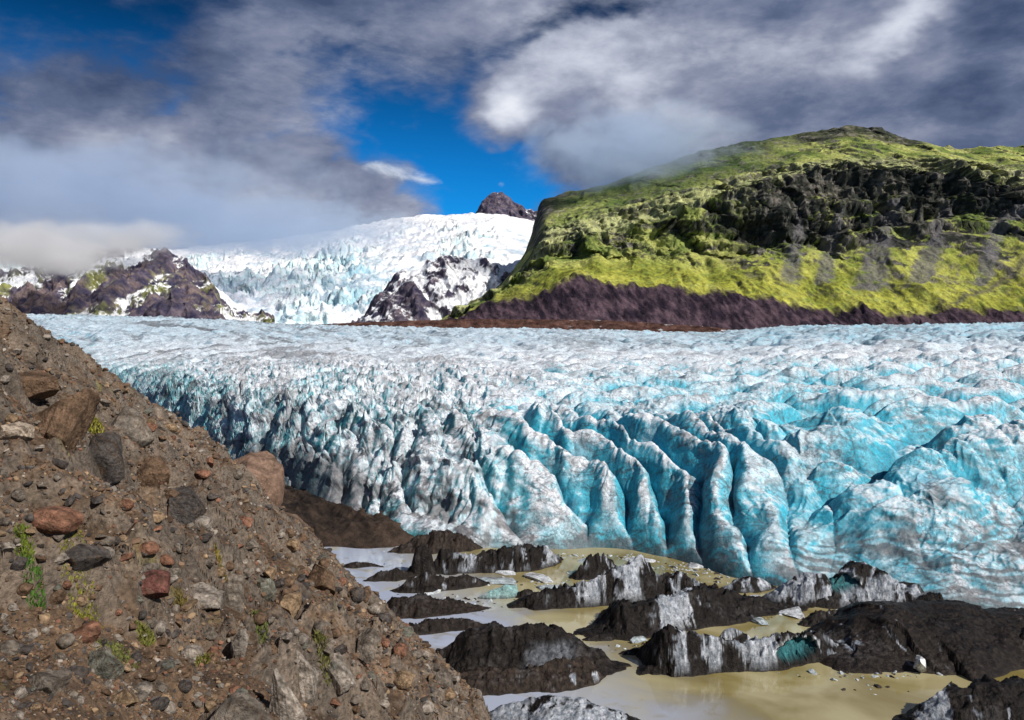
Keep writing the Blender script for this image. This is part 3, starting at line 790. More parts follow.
def berg(label, crest, near, far, seed, ice=0.3, teal=0.0, mud=0.0, prof=1.0, rough=1.0, stripe=1.0, name='iceberg', cat='iceberg', group=None,
         white_at=None, teal_at=None, flute=0.25, grey_at=None):
    P = np.array([wpt(*c) for c in crest])
    dm = P[:, 1].mean(); res = dm * 0.00115
    m = max(near, far) + 1.0
    x0, x1 = P[:, 0].min() - m * .6, P[:, 0].max() + m * .6
    y0, y1 = P[:, 1].min() - near * 1.5 - .5, P[:, 1].max() + far * 1.5 + .5
    X, Y = np.meshgrid(np.arange(x0, x1, res), np.arange(y0, y1, res * 1.2))
    s1 = max(near, 1.0)
    wx = .18 * s1 * fbm(X / (s1 * .9), Y / (s1 * .9), 4, seed); wy = .18 * s1 * fbm(X / (s1 * .9), Y / (s1 * .9), 4, seed + 7)
    Xw, Yw = X + wx, Y + wy
    best = np.full(X.shape, 1e9); zc = np.zeros(X.shape); al = np.zeros(X.shape); sd = np.zeros(X.shape)
    acc = 0
    for a, b in zip(P[:-1], P[1:]):
        e = b[:2] - a[:2]; L = np.hypot(*e)
        t = np.clip(((Xw - a[0]) * e[0] + (Yw - a[1]) * e[1]) / L ** 2, 0, 1)
        cx, cy = a[0] + t * e[0], a[1] + t * e[1]
        dd = np.hypot(Xw - cx, Yw - cy)
        k = dd < best
        best = np.where(k, dd, best); zc = np.where(k, a[2] + t * (b[2] - a[2]), zc); al = np.where(k, acc + t * L, al)
        sd = np.where(k, np.where(e[0] * (Yw - a[1]) - e[1] * (Xw - a[0]) < 0, 1, 0), sd)
        acc += L
    H = max(P[:, 2].max(), .3)
    w = np.where(sd > .5, near, far) * (1 + .35 * pn(al / (acc * .22 + .3), sd * 3.3, seed + 3))
    w = np.maximum(w * (.45 + .55 * np.clip(zc / H, 0, 1)), .25)
    q = best / w
    zc = zc * (1 + .12 * pn(al / (s1 * .5 + .4), 0 * al, seed + 9))
    Z = zc * (1 - q ** prof) - .25 * q
    fl = billow(al / (.45 * stripe + .25), best / (3.0 * s1), 2, seed + 11)
    body = np.clip(Z / (H * .25 + .05), 0, 1)
    Z = Z + rough * (.16 * flute * min(H, 3) * (fl - .5) * body * (q > .05) + .34 * min(H, 3.5) * (ridged(X / (s1 * .8) + Y / s1 * .3, Y / (s1 * .5), 4, seed + 50, .5) - .55) * ss(q, 0, .2) * body + .30 * min(H, 2.5) * fbm(X / (s1 * .55), Y / (s1 * .55), 5, seed + 14, .55) * ss(q, 0, .35) * body
                     + .05 * fbm(X / .35, Y / .35, 3, seed + 20, .6))
    Z = np.where(q > 1.0, np.minimum(Z, -.12 - .6 * (q - 1)), Z)
    Z = np.maximum(Z, -.7)
    Z = Z + rough * .13 * min(H, 3) * blocks(X / (.42 * s1 + .3) + .2 * wx, (Y * 1.4 + Z) / (.42 * s1 + .3), seed % 60) * body
    st, N = steepness(X, Y, Z)
    nA = fbm(X / (1.3 * s1), (Y + Z) / (1.3 * s1), 4, seed + 30, .6); nB = fbm(X / .5, (Y + Z) / .5, 4, seed + 35, .6)
    dark = mixc((0.004, 0.003, 0.003), (0.017, 0.013, 0.011), ss(nB, -.3, .4))
    brown = mixc((0.014, 0.010, 0.008), (0.052, 0.036, 0.027), ss(nB, -.3, .4))
    col = mixc(dark, brown, np.clip(mud + .6 * nA * (mud > 0), 0, 1))
    run = pn(al / (.75 * stripe) + .5 * best, best / (1.2 * s1) + .4 * nB, seed + 40) + .5 * pn(al / (.2 * stripe), best / (2.0 * s1), seed + 41)
    thr = 1 - 2 * ice
    im = ss(run + 1.2 * nA + .5 * nB, thr - .12, thr + .12)
    if white_at:
        for (pxc, wpx, am) in white_at:
            ppx = 512 + FPX * X / Y
            im = np.maximum(im, ss(np.exp(-((ppx + 14 * nA + 8 * nB - pxc) / wpx) ** 2) + .45 * run + .5 * nA + .3 * nB, .62 - am * .5, .80 - am * .5))
    col = mixc(col, (0.06, 0.057, 0.058), ss(nB * .6 + nA - .2 * run, .12, .42) * body * .55)
    icec = mixc((0.50, 0.53, 0.58), (0.15, 0.175, 0.21), ss(nB + .4 * nA, -.25, .35))
    if ice > 0 or white_at: col = mixc(col, icec, im * body * (.60 + .35 * ss(nB + .5 * run, -.4, .2)))
    if grey_at:
        ppx = 512 + FPX * X / Y
        for (pxc, wpx) in grey_at:
            gm = ss(np.exp(-((ppx + 10 * nA - pxc) / wpx) ** 2) + .3 * nA, .35, .75) * ss(Z, .5, 1.1) * (1 - ss(Z, 2.1, 2.9)) * (sd > .5)
            col = mixc(col, mixc((0.05, 0.055, 0.065), (0.13, 0.14, 0.16), ss(nB, -.3, .3)), gm * .9)
    if teal_at:
        ppx = 512 + FPX * X / Y
        for (pxc, wpx, zl, zh) in teal_at:
            ex = ((ppx - pxc) / wpx) ** 2 + ((Z - (zl + zh) / 2) / ((zh - zl) / 2)) ** 2 + .5 * nA + .25 * nB
            tm = (1 - ss(ex, .75, 1.1)) * (sd > .5)
            Y = Y + tm * .9
            col = mixc(col, mixc((0.008, 0.055, 0.065), (0.035, 0.16, 0.18), ss(nB + run * .3, -.4, .4)), tm * .95)
            col = mixc(col, (0.6, 0.63, 0.66), ss(ex, 1.0, 1.15) * (1 - ss(ex, 1.3, 1.6)) * (Z > (zl + zh) / 2) * (sd > .5) * .8)
    if teal: col = mixc(col, (0.17, 0.33, 0.32), ss(nA + .5 * st, .35 - teal, .6 - teal) * body * .8)
    wet = 1 - ss(Z, .02, .12)
    col = mixc(col, (0.03, 0.024, 0.018), wet * .7)
    o = grid_mesh(name, X, Y, Z, col, M_BERG)
    # origin at the middle of its waterline
    c = Vector((float(P[:, 0].mean()), float(P[:, 1].mean()), 0.0))
    o.data.transform(__import__('mathutils').Matrix.Translation(-c)); o.location = c
    tag(o, label, cat, group)
    return o


berg('long wedge of ice, black at its left end, streaked white on its right',
     [(536, 594, 607), (552, 589, 606), (575, 586, 604), (596, 578, 602), (616, 568, 600), (640, 557, 596), (650, 562, 592), (660, 584, 590)], 2.2, 6.0, 400, ice=.08, flute=1,
     white_at=[(630, 16, .5), (590, 26, .0)], rough=.8)
berg('black berg with upright white stripes and a teal hollow, in open brown water',
     [(655, 664, 672), (663, 628, 670), (672, 627, 670), (700, 634, 669), (738, 642, 668), (760, 640, 666), (775, 633, 664), (800, 634, 660), (822, 631, 657), (838, 645, 655), (846, 656, 657)], 1.5, 4.0, 410,
     ice=.03, white_at=[(680, 12, -.1), (712, 12, .1), (757, 24, .35), (838, 6, .3)], teal_at=[(797, 21, .5, 2.1)], rough=.7, stripe=.8, prof=1.3, flute=.9)
berg('broad black ridge of ice with one pale patch, just behind the striped black berg',
     [(592, 630, 634), (606, 622, 633), (622, 604, 632), (648, 600, 629), (672, 597, 624), (698, 589, 619), (722, 588, 614), (750, 596, 611), (780, 604, 609), (797, 607, 609)], 3.2, 6.0, 420,
     ice=.03, white_at=[(676, 14, .5)], prof=1.1)
berg('large dark dome of debris-covered ice filling the right shore of the brown water',
     [(850, 640, 655), (864, 612, 646), (900, 601, 640), (940, 606, 640), (990, 610, 641), (1060, 614, 643), (1120, 620, 645)], 9.5, 8.0, 430, ice=.02, mud=.25, prof=1.6, rough=.8)
berg('black hump of ice cut off by the lower right corner, grey on its left edge',
     [(915, 716, 724), (938, 702, 724), (960, 690, 724), (1000, 684, 724), (1060, 682, 724), (1110, 690, 724)], 5.0, 4.5, 440, ice=.04, mud=.05, white_at=[(935, 14, .3)], prof=1.4)
berg('low white slab with black stripes in the water, cut off by the bottom edge',
     [(505, 707, 716), (530, 698, 718), (558, 696, 722), (585, 701, 727), (612, 710, 729), (640, 719, 730)], 3.6, 2.6, 450, ice=.62, prof=1.5, rough=.6, stripe=1.8)
berg('big arched black berg with a smooth concave grey face',
     [(425, 658, 668), (446, 646, 668), (470, 628, 668), (493, 624, 668), (520, 629, 668), (542, 623, 668), (560, 630, 668), (585, 643, 667), (604, 654, 667), (614, 663, 667)], 3.2, 5.0, 460,
     ice=.0, mud=.12, grey_at=[(550, 30)], prof=1.25, rough=.8)
berg('low brown mud-covered ice bank in front of the arched black berg',
     [(418, 684, 690), (450, 674, 690), (490, 668, 689), (530, 668, 686), (560, 660, 682), (585, 657, 677), (596, 664, 672)], 1.8, 2.6, 470, ice=.04, mud=.9, prof=1.2)
berg('low brown tongue of debris below the arched black berg, touching the slope',
     [(395, 680, 686), (420, 680, 696), (448, 690, 712), (470, 702, 722)], 1.6, 2.2, 475, ice=.0, mud=.6, prof=1.3, name='debris_mound', cat='debris mound')
berg('wide flat brown mound of debris in pale water, beyond the arched black berg',
     [(374, 612, 614), (392, 599, 613), (412, 595, 612), (440, 598, 611), (465, 603, 610), (486, 608, 609)], 2.2, 4.0, 480, mud=.5, prof=1.2, ice=.0, name='debris_mound', cat='debris mound')
berg('thin dark debris strip between two channels, in front of the wide flat brown mound',
     [(392, 632, 636), (410, 625, 634), (435, 619, 631), (460, 618, 628), (482, 624, 627)], 1.0, 2.4, 485, mud=.35, prof=1.2, ice=.0, name='debris_mound', cat='debris mound')
berg('upright black fang of ice, leaning, in the pale channel near the glacier foot',
     [(411, 566, 574), (415, 548, 574), (422, 543, 574), (430, 549, 574), (433, 566, 573)], 1.1, 1.5, 490, ice=.0, prof=1.5, rough=.6)
berg('brown hump of ice topmost in the pale channel, right below the glacier foot',
     [(400, 548, 552), (412, 540, 551), (430, 532, 550), (452, 531, 549), (468, 538, 549), (480, 546, 548)], 2.0, 4.0, 495, mud=.8, prof=1.3, ice=.0)
berg('black wedge with white lower edge, directly right of the upright black fang',
     [(434, 566, 573), (441, 550, 572), (456, 552, 571), (474, 556, 571), (492, 549, 569)], 1.6, 2.5, 500, ice=.15, prof=1.2, white_at=[(470, 12, .1)])
berg('pointed black berg with white right flank, right of the wedge in the pale channel',
     [(486, 562, 571), (498, 550, 570), (513, 543, 569), (530, 546, 567), (547, 545, 564), (556, 554, 562)], 1.8, 3.0, 505, ice=.14, prof=1.1, white_at=[(550, 8, .4)])
berg('jagged dark ridge lying below the upright black fang, white snow along its foot',
     [(397, 588, 591), (408, 579, 591), (425, 573, 590), (446, 577, 588), (468, 575, 586), (486, 582, 584)], 1.6, 2.6, 510, mud=.2, prof=1.1, ice=.08)
berg('small flat dark islet in the pale water farthest left, close under the slope',
     [(345, 564, 567), (356, 561, 567), (372, 563, 566), (383, 566, 567)], .8, 1.0, 515, mud=.4, ice=.0, name='debris_mound', cat='debris mound')
berg('low dark peaked islet in the pale water, just right of the small flat islet',
     [(366, 579, 581), (380, 571, 580), (396, 568, 579), (412, 573, 577)], 1.0, 1.6, 520, mud=.3, ice=.0, name='debris_mound', cat='debris mound')
berg('black and white crumbled block behind the long streaked wedge',
     [(578, 570, 578), (586, 559, 577), (598, 553, 576), (606, 556, 574), (614, 564, 572)], 1.4, 2.2, 525, ice=.22, prof=1.0)
berg('pale green slanted slab of clear ice beside a dark stone in the middle channel',
     [(478, 597, 598), (490, 591, 598), (506, 585, 597), (516, 584, 596), (518, 592, 596)], .7, 1.2, 530, ice=1.0, teal=.55, rough=.3, prof=1.6)
berg('small black lump of ice right beside the pale green slab',
     [(515, 594, 597), (523, 589, 597), (532, 589, 596), (538, 594, 596)], .6, 1.0, 535, ice=.0)
berg('zebra-striped low slab of ice floating before the glacier foot',
     [(722, 588, 590), (734, 581, 590), (750, 576, 589), (762, 578, 588), (772, 585, 587)], 1.6, 2.0, 540, ice=.50, prof=1.5, stripe=2.0, rough=.5)
berg('small dark mound in the water gap left of the large dark dome',
     [(806, 620, 625), (818, 611, 624), (838, 608, 622), (856, 612, 621)], 1.2, 2.0, 545, ice=.06, mud=.1)
berg('rounded bluish white block with ash bands at the glacier foot',
     [(778, 592, 600), (790, 580, 600), (806, 572, 601), (822, 574, 601), (832, 584, 600)], 2.4, 3.5, 550, ice=.62, prof=1.8, stripe=2.0, rough=.7)
berg('dark banded ridge of ice with a teal hollow, right of the rounded bluish white block',
     [(826, 590, 603), (842, 574, 602), (862, 563, 600), (884, 572, 603), (905, 586, 606), (930, 596, 610)], 3.4, 5.0, 555, ice=.36, prof=1.5, stripe=2.4, teal_at=[(843, 17, 1.5, 3.2)])
berg('long grey and black ice ridge running to the right frame edge behind the dark dome',
     [(880, 586, 600), (920, 582, 598), (965, 584, 600), (1010, 594, 606), (1070, 598, 612)], 4.0, 6.0, 560, ice=.44, prof=1.4, stripe=3.0)
berg('dark jumbled ridge below the glacier face, behind the broad black ridge',
     [(640, 586, 596), (652, 577, 595), (668, 572, 594), (686, 574, 594), (702, 584, 594)], 1.8, 3.0, 565, ice=.30)
berg('small pair of pale slabs rising behind the striped black berg',
     [(716, 640, 643), (724, 629, 643), (736, 628, 642), (748, 634, 641)], .7, 1.0, 570, ice=.5, rough=.4)
berg('flat dark scrap of ice in brown water left of the striped black berg',
     [(620, 652, 654), (632, 648, 654), (644, 646, 653), (656, 650, 652)], .6, .8, 575, ice=.15)
berg('lowest dark scrap of ice between the arched berg and the broad black ridge',
     [(584, 638, 640), (596, 634, 640), (610, 633, 639), (620, 637, 638)], .6, .9, 580, ice=.0)


import bmesh
_ico = {}
def ico(n):
    if n not in _ico:
        bm = bmesh.new(); bmesh.ops.create_icosphere(bm, subdivisions=n, radius=1)
        v = np.array([p.co[:] for p in bm.verts]); f = np.array([[p.index for p in t.verts] for t in bm.faces])
        bm.free(); _ico[n] = (v, f)
    return _ico[n]


def stone_verts(n, rs, cuts=9, lo=.55, hi=.9):
    v = ico(n)[0].copy()
    for _ in range(cuts):
        d = rs.randn(3); d /= np.linalg.norm(d)
        h = rs.uniform(lo, hi)
        k = v @ d - h
        v = v - np.maximum(k, 0)[:, None] * d
    return v


COLS = {'grey': (0.17, 0.145, 0.12), 'pale grey': (0.27, 0.235, 0.20), 'dark grey': (0.07, 0.062, 0.058), 'brown': (0.14, 0.09, 0.058),
        'reddish': (0.20, 0.10, 0.065), 'tan': (0.26, 0.18, 0.11), 'dark red': (0.13, 0.055, 0.045), 'cream': (0.38, 0.31, 0.24), 'greenish grey': (0.14, 0.14, 0.115)}


def stone(name, x, y, z, w, d, h, colour, seed, n=4, cuts=9, label=None, cat='rock', group=None, sink=.33, rot=None, tilt=.25, lo=.5, hi=.85, strata=0.0, mat=None):
    rs = np.random.RandomState(seed)
    if cuts >= 8 and lo == .5: lo, hi, cuts = .42, .75, cuts + 4; w, d, h = w * 1.12, d * 1.12, h * 1.15
    v = stone_verts(n, rs, cuts, lo, hi)
    nz = fbm(v[:, 0] * 1.6 + seed, v[:, 1] * 1.6 + v[:, 2] * 1.1, 4, 600 + seed % 50, .6)
    v = v * (1 + .12 * nz + (.035 * fbm(v[:, 0] * 6 + seed, v[:, 1] * 6 + v[:, 2] * 5, 3, 610, .6) if n >= 4 else 0))[:, None]
    if strata:
        a = np.arctan2(v[:, 1], v[:, 0]); v[:, :2] *= (1 - strata * (1 - billow(a * 2.2, v[:, 2] * .5, 1, seed % 90)))[:, None]
    v = v * np.array([w / 2, d / 2, h / 2]) / .8
    ca, sa = (math.cos(rot), math.sin(rot)) if rot is not None else (lambda a: (math.cos(a), math.sin(a)))(rs.uniform(0, 6.28))
    M = np.array([[ca, -sa, 0], [sa, ca, 0], [0, 0, 1]])
    tx, ty = rs.uniform(-tilt, tilt, 2)
    Mx = np.array([[1, 0, 0], [0, math.cos(tx), -math.sin(tx)], [0, math.sin(tx), math.cos(tx)]])
    My = np.array([[math.cos(ty), 0, math.sin(ty)], [0, 1, 0], [-math.sin(ty), 0, math.cos(ty)]])
    v = v @ (M @ Mx @ My).T
    c = np.array(COLS[colour] if isinstance(colour, str) else colour)
    t = fbm(v[:, 0] * 2.2 / w, v[:, 1] * 2.2 / w + v[:, 2] * 2 / w, 4, 650, .6)
    col = c[None, :] * (1 + .55 * t)[:, None]
    t2 = fbm(v[:, 0] * 7 / w, v[:, 1] * 7 / w + v[:, 2] * 5 / w, 4, 655, .6)
    col = mixc(col, c * .35, ss(-t, .12, .35) * .75)
    col = mixc(col, (0.10, 0.065, 0.042), ss(t2, .0, .3) * .6)
    o = raw_mesh(name, v, ico(n)[1], col, mat or M_ROCK, None, n >= 4)
    if n == 4:
        o.data.polygons.foreach_set('use_smooth', np.zeros(len(o.data.polygons), bool))
    o.location = (x, y, z + h * (.5 - sink))
    if label: tag(o, label, cat, group)
    return o


HEROES = [   # px, row, width px, height px, colour, seed, short name, label, extra
    (57, 527, 38, 20, 'reddish', 1, 'smooth reddish stone', 'smooth rounded reddish stone on the scree near the left edge', dict(cuts=4, lo=.8, hi=.95)),
    (62, 440, 52, 54, 'brown', 2, 'tall grey rock face', 'tall greyish brown weathered rock face standing out of the upper left slope', dict(strata=.15, sink=.3, d=1.0, tilt=.15)),
    (14, 438, 34, 16, 'cream', 3, 'cream slab', 'cream coloured curved slab at the left edge, on the upper slope', dict(cuts=6)),
    (128, 438, 42, 32, 'grey', 4, 'blocky pale outcrop', 'blocky pale grey outcrop with a flat top on the crest of the slope', dict(cuts=12, lo=.5, hi=.75)),
    (30, 398, 62, 26, 'brown', 5, 'long brown ledge', 'long brown bedrock ledge high on the slope at the left edge', dict(cuts=10)),
    (104, 466, 40, 40, 'dark grey', 6, 'dark crag', 'dark crag directly below the blocky pale outcrop', dict(cuts=12)),
    (186, 520, 46, 36, 'dark grey', 7, 'dark broken crag', 'dark broken crag in the middle of the slope, under its crest', dict(cuts=14)),
    (154, 596, 34, 22, 'dark red', 8, 'dark red boulder', 'dark red boulder half way down the slope', dict(cuts=7, lo=.6, hi=.9)),
    (206, 610, 32, 24, 'pale grey', 9, 'pale grey boulder', 'pale grey boulder just right of the dark red boulder', dict(cuts=9)),
    (235, 612, 20, 44, 'grey', 10, 'narrow upright block', 'narrow upright grey block beside the pale grey boulder', dict(cuts=10, tilt=.1)),
    (291, 617, 30, 28, 'tan', 11, 'pinkish tan boulder', 'pinkish tan boulder right of the narrow upright block', dict(cuts=8)),
    (241, 655, 18, 30, 'pale grey', 12, 'small upright pale block', 'small upright pale block below the narrow upright grey one', dict(cuts=9)),
    (308, 696, 24, 48, 'pale grey', 13, 'tall pale slab', 'tall pale slab standing on edge low on the slope', dict(cuts=8, tilt=.12, strata=.1)),
    (339, 690, 28, 30, 'pale grey', 14, 'broad pale slab', 'broad pale slab leaning just right of the tall pale slab', dict(cuts=8)),
    (284, 722, 30, 52, 'pale grey', 15, 'pale column', 'pale column of rock at the bottom edge, left of the tall pale slab', dict(cuts=8, tilt=.1, strata=.15)),
    (240, 734, 60, 38, 'grey', 16, 'bottom grey ledge', 'wide grey rock ledge at the bottom edge, cracked in upright joints', dict(strata=.2, cuts=9, tilt=.1)),
    (192, 660, 19, 14, 'pale grey', 17, 'rounded pale cobble', 'rounded pale cobble left of the small upright pale block', dict(cuts=4, lo=.8, hi=.95)),
    (124, 706, 26, 20, 'tan', 18, 'yellowish tan block', 'yellowish tan block near the bottom left corner', dict(cuts=9)),
    (84, 572, 38, 26, 'dark grey', 19, 'dark grey slab', 'dark grey slab below the smooth reddish stone', dict(cuts=10)),
    (104, 672, 34, 20, 'greenish grey', 20, 'flat greenish slab', 'flat greenish grey slab in the lower left scree', dict(cuts=9)),
    (265, 598, 18, 26, 'greenish grey', 21, 'upright greenish rock', 'upright greenish rock left of the pinkish tan boulder', dict(cuts=8)),
    (82, 642, 30, 18, 'reddish', 22, 'orange red stone', 'orange red stone left of the flat greenish slab', dict(cuts=8)),
    (401, 660, 14, 11, 'reddish', 23, 'lone orange stone', 'lone orange stone on the right rim of the slope above the water', dict(cuts=5)),
    (403, 686, 18, 13, 'tan', 24, 'round tan stone', 'round tan stone just below the lone orange stone', dict(cuts=4, lo=.8, hi=.95)),
    (244, 528, 16, 9, 'reddish', 25, 'little red stone', 'little red stone right of the dark broken crag', dict(cuts=7)),
    (150, 488, 34, 26, 'brown', 26, 'brown jutting rock', 'brown jutting rock between the dark crag and the slope crest', dict(cuts=10)),
    (322, 590, 36, 26, 'brown', 27, 'brown rim outcrop', 'brown outcrop on the slope rim above the pale channel', dict(cuts=10)),
    (366, 660, 22, 26, 'grey', 28, 'grey rim block', 'grey block near the slope rim, left of the lone orange stone', dict(cuts=9)),
    (46, 690, 34, 22, 'grey', 29, 'corner grey slab', 'grey slab in the bottom left corner', dict(cuts=9)),
]
hero_pts = []
for (px, row, wp, hp, cl, sd_, short, label, kw) in HEROES:
    hit = ray_hit(min(px, 470), row - 2)
    if hit is None: continue
    x, y, z = hit
    m = y / FPX
    kw = dict(kw); dfac = kw.pop('d', .85)
    stone('rock', x, y, z, wp * m, wp * m * dfac, hp * m * 1.15, cl, sd_, 5, label=label, rot=0.2 + (sd_ % 5) * .15, **kw)
    hero_pts.append((px, row, short))
# the isolated brown outcrop on the far shoulder of the slope
stone('outcrop', -38.5, 118, 5.5, 9.0, 8.0, 10.5, (0.20, 0.13, 0.095), 71, 5, cuts=7, lo=.65, hi=.9, label='big rounded brown outcrop at the far foot of the slope, next to the black gully', cat='outcrop', strata=.06)
stone('outcrop', -31.0, 112, 1.5, 6.0, 6.0, 5.0, (0.13, 0.09, 0.065), 72, 5, cuts=9, label='lower brown shoulder of rock right below the big rounded brown outcrop', cat='outcrop')
# white block stranded on the dark dome
x, y, z = wpt(920, 672, 672)
stone('ice_block', x, y, 0.55, 1.5, 1.3, 1.4, (0.75, 0.78, 0.82), 81, 4, cuts=9, label='white angular ice block stranded on the edge of the dark dome', cat='ice block', mat=M_BERG)

# flat floes of white ice between the bergs
for i, (px, row, wp, label) in enumerate([
        (498, 581, 30, 'flat white floe above the pale green slab'), (455, 603, 26, 'flat white floe left of the pale green slab'),
        (540, 578, 26, 'flat white floe between the pointed black berg and the long streaked wedge'), (548, 588, 22, 'small white floe at the left tip of the long streaked wedge'),
        (506, 572, 20, 'narrow white floe under the pointed black berg'), (668, 598, 26, 'grey white floe right of the long streaked wedge'),
        (712, 596, 30, 'thin white floe in front of the zebra-striped slab'), (748, 600, 24, 'thin white floe right of the zebra-striped slab, near the glacier foot'),
        (792, 612, 26, 'low floe left of the small dark mound'), (760, 622, 18, 'little pale floe in the gap behind the striped black berg'),
        (700, 566, 22, 'white floe touching the glacier foot left of the zebra-striped slab'), (640, 560, 20, 'white floe behind the long streaked wedge, at the glacier foot'),
        (590, 561, 18, 'narrow white floe behind the crumbled block'), (436, 590, 22, 'white snow floe at the foot of the jagged dark ridge'),
        (870, 666, 20, 'small white floe at the front edge of the dark dome'), (640, 640, 16, 'tiny grey floe in front of the broad black ridge')]):
    x, y, z = wpt(px, row, row); m = y / FPX
    stone('ice_floe', x, y, .0, wp * m * 1.1, wp * m * 1.0, .55, (0.52, 0.55, 0.58) if i % 3 else (0.36, 0.42, 0.45), 900 + i, 4, cuts=12, label=label, cat='ice floe',
          group='flat ice floes in the lagoon', sink=.42, tilt=.03, lo=.5, hi=.9, mat=M_BERG)

# ---- the few hundred stones that show largest on the slope
def relation(px, row, h):
    dx, dy = px - h[0], row - h[1]
    if abs(dx) > abs(dy) * 1.3: return 'right of' if dx > 0 else 'left of'
    if abs(dy) > abs(dx) * 1.3: return 'below' if dy > 0 else 'above'
    return ('below and ' if dy > 0 else 'above and ') + ('right of' if dx > 0 else 'left of')

ORD = ['nearest', 'second nearest', 'third nearest', 'fourth nearest', 'fifth nearest', 'sixth nearest', 'seventh nearest', 'eighth nearest', 'ninth nearest', 'tenth nearest']
rs = np.random.RandomState(5)
cnames = ['grey'] * 6 + ['brown'] * 5 + ['dark grey'] * 5 + ['pale grey'] * 4 + ['reddish'] * 2 + ['tan'] * 2 + ['greenish grey']
small = []
tries = 0
while len(small) < 262 and tries < 6000:
    tries += 1
    px = rs.uniform(2, 475); row = rs.uniform(345, 716)
    row = max(row, rs.uniform(345, 716)) if rs.rand() < .5 else row
    hit = ray_hit(px, row)
    if hit is None or hit[1] > 112 or hit[2] < .4: continue
    if any(abs(px - q[0]) < 7 and abs(row - q[1]) < 6 for q in small): continue
    if any(abs(px - q[0]) < 13 and abs(row - q[1]) < 13 for q in hero_pts): continue
    wp = rs.uniform(6, 17) * (1.0 if row > 500 else .8)
    shape = 'rounded' if rs.rand() < .3 else ('flat' if rs.rand() < .35 else 'angular')
    small.append([px, row, hit, wp, cnames[rs.randint(len(cnames))], shape])
byk = {}
for q in small:
    h = min(hero_pts, key=lambda h: (h[0] - q[0]) ** 2 + (h[1] - q[1]) ** 2)
    q.append(h); q.append((h[0] - q[0]) ** 2 + (h[1] - q[1]) ** 2)
    byk.setdefault((q[4], q[5], relation(q[0], q[1], h), h[2]), []).append(q)
for (cn, shp, rel, hn), L in byk.items():
    L.sort(key=lambda q: q[-1])
    for i, q in enumerate(L):
        lab = f'{cn} {shp} stone {rel} the {hn}'
        if len(L) > 1: lab = f'{ORD[i]} ' + lab
        px, row, (x, y, z), wp = q[:4]
        m = y / FPX
        kw = dict(cuts=6, lo=.7, hi=.92) if shp == 'rounded' else dict(cuts=12, lo=.42, hi=.72)
        hh = (.45 if shp == 'flat' else .75) * rs.uniform(.85, 1.2)
        stone('stone', x, y, z, wp * m, wp * m * rs.uniform(.7, 1.1), wp * m * hh, cn, rs.randint(1, 100000), 3, label=lab, cat='stone', group='stones lying on the slope',
              sink=.3, tilt=.5, **kw)

# ---- gravel nobody could count
def scatter(name, pts, sizes, cols, n, nvar, seed, mat, kind='stuff', squash=.7):
    rs = np.random.RandomState(seed)
    base, F = ico(n)
    vars_ = [stone_verts(n, rs, 9, .38, .75) for _ in range(nvar)]
    N = len(pts); nv = len(base)
    which = rs.randint(0, nvar, N)
    V = np.array(vars_)[which]
    a = rs.uniform(0, 6.28, N); b = rs.uniform(-.7, .7, N)
    sc = sizes[:, None, None] * np.stack([rs.uniform(.8, 1.3, N), rs.uniform(.7, 1.1, N), rs.uniform(.4, .9, N) * squash / .7], -1)[:, None, :] * .62
    V = V * sc
    x = V[..., 0] * np.cos(b)[:, None] - V[..., 2] * np.sin(b)[:, None]; z = V[..., 0] * np.sin(b)[:, None] + V[..., 2] * np.cos(b)[:, None]
    y = V[..., 1]
    X = x * np.cos(a)[:, None] - y * np.sin(a)[:, None]; Y = x * np.sin(a)[:, None] + y * np.cos(a)[:, None]
    co = np.stack([X, Y, z], -1) + pts[:, None, :]
    Fa = (F[None] + (np.arange(N) * nv)[:, None, None]).reshape(-1, 3)
    col = np.repeat(cols[:, None, :], nv, 1).reshape(-1, 3)
    return raw_mesh(name, co.reshape(-1, 3), Fa, col, mat, kind, False)


def gravel():
    rs = np.random.RandomState(21)
    N = 170000
    tn = (rs.uniform(-140, 560, N) - 512) / FPX
    d = np.exp(rs.uniform(math.log(8), math.log(128), N))
    x = d * tn; y = d
    z = hill_z(x, y)
    clump = fbm(x / 3, y / 3, 3, 700)
    k = (z > -.3) & (rs.rand(N) < .55 + clump)
    x, y, z, d = x[k], y[k], z[k], d[k]; N = len(x)
    size = d / FPX * np.clip(rs.lognormal(0.95, .5, N), 1.4, 9.0)
    size = np.minimum(size, .75)
    pal = np.array([COLS[c] for c in ['grey', 'brown', 'dark grey', 'pale grey', 'brown', 'reddish', 'brown', 'dark grey', 'grey', 'brown', 'tan', 'brown', 'brown', 'dark grey']])
    col = pal[rs.randint(0, len(pal), N)] * rs.uniform(.45, 1.25, N)[:, None]
    pts = np.stack([x, y, z + size * .08], -1)
    big = size / d * FPX > 4.0
    scatter('gravel', pts[big], size[big], col[big], 2, 24, 3, M_GRAVEL)
    scatter('fine_gravel', pts[~big], size[~big], col[~big], 1, 12, 4, M_GRAVEL)
gravel()

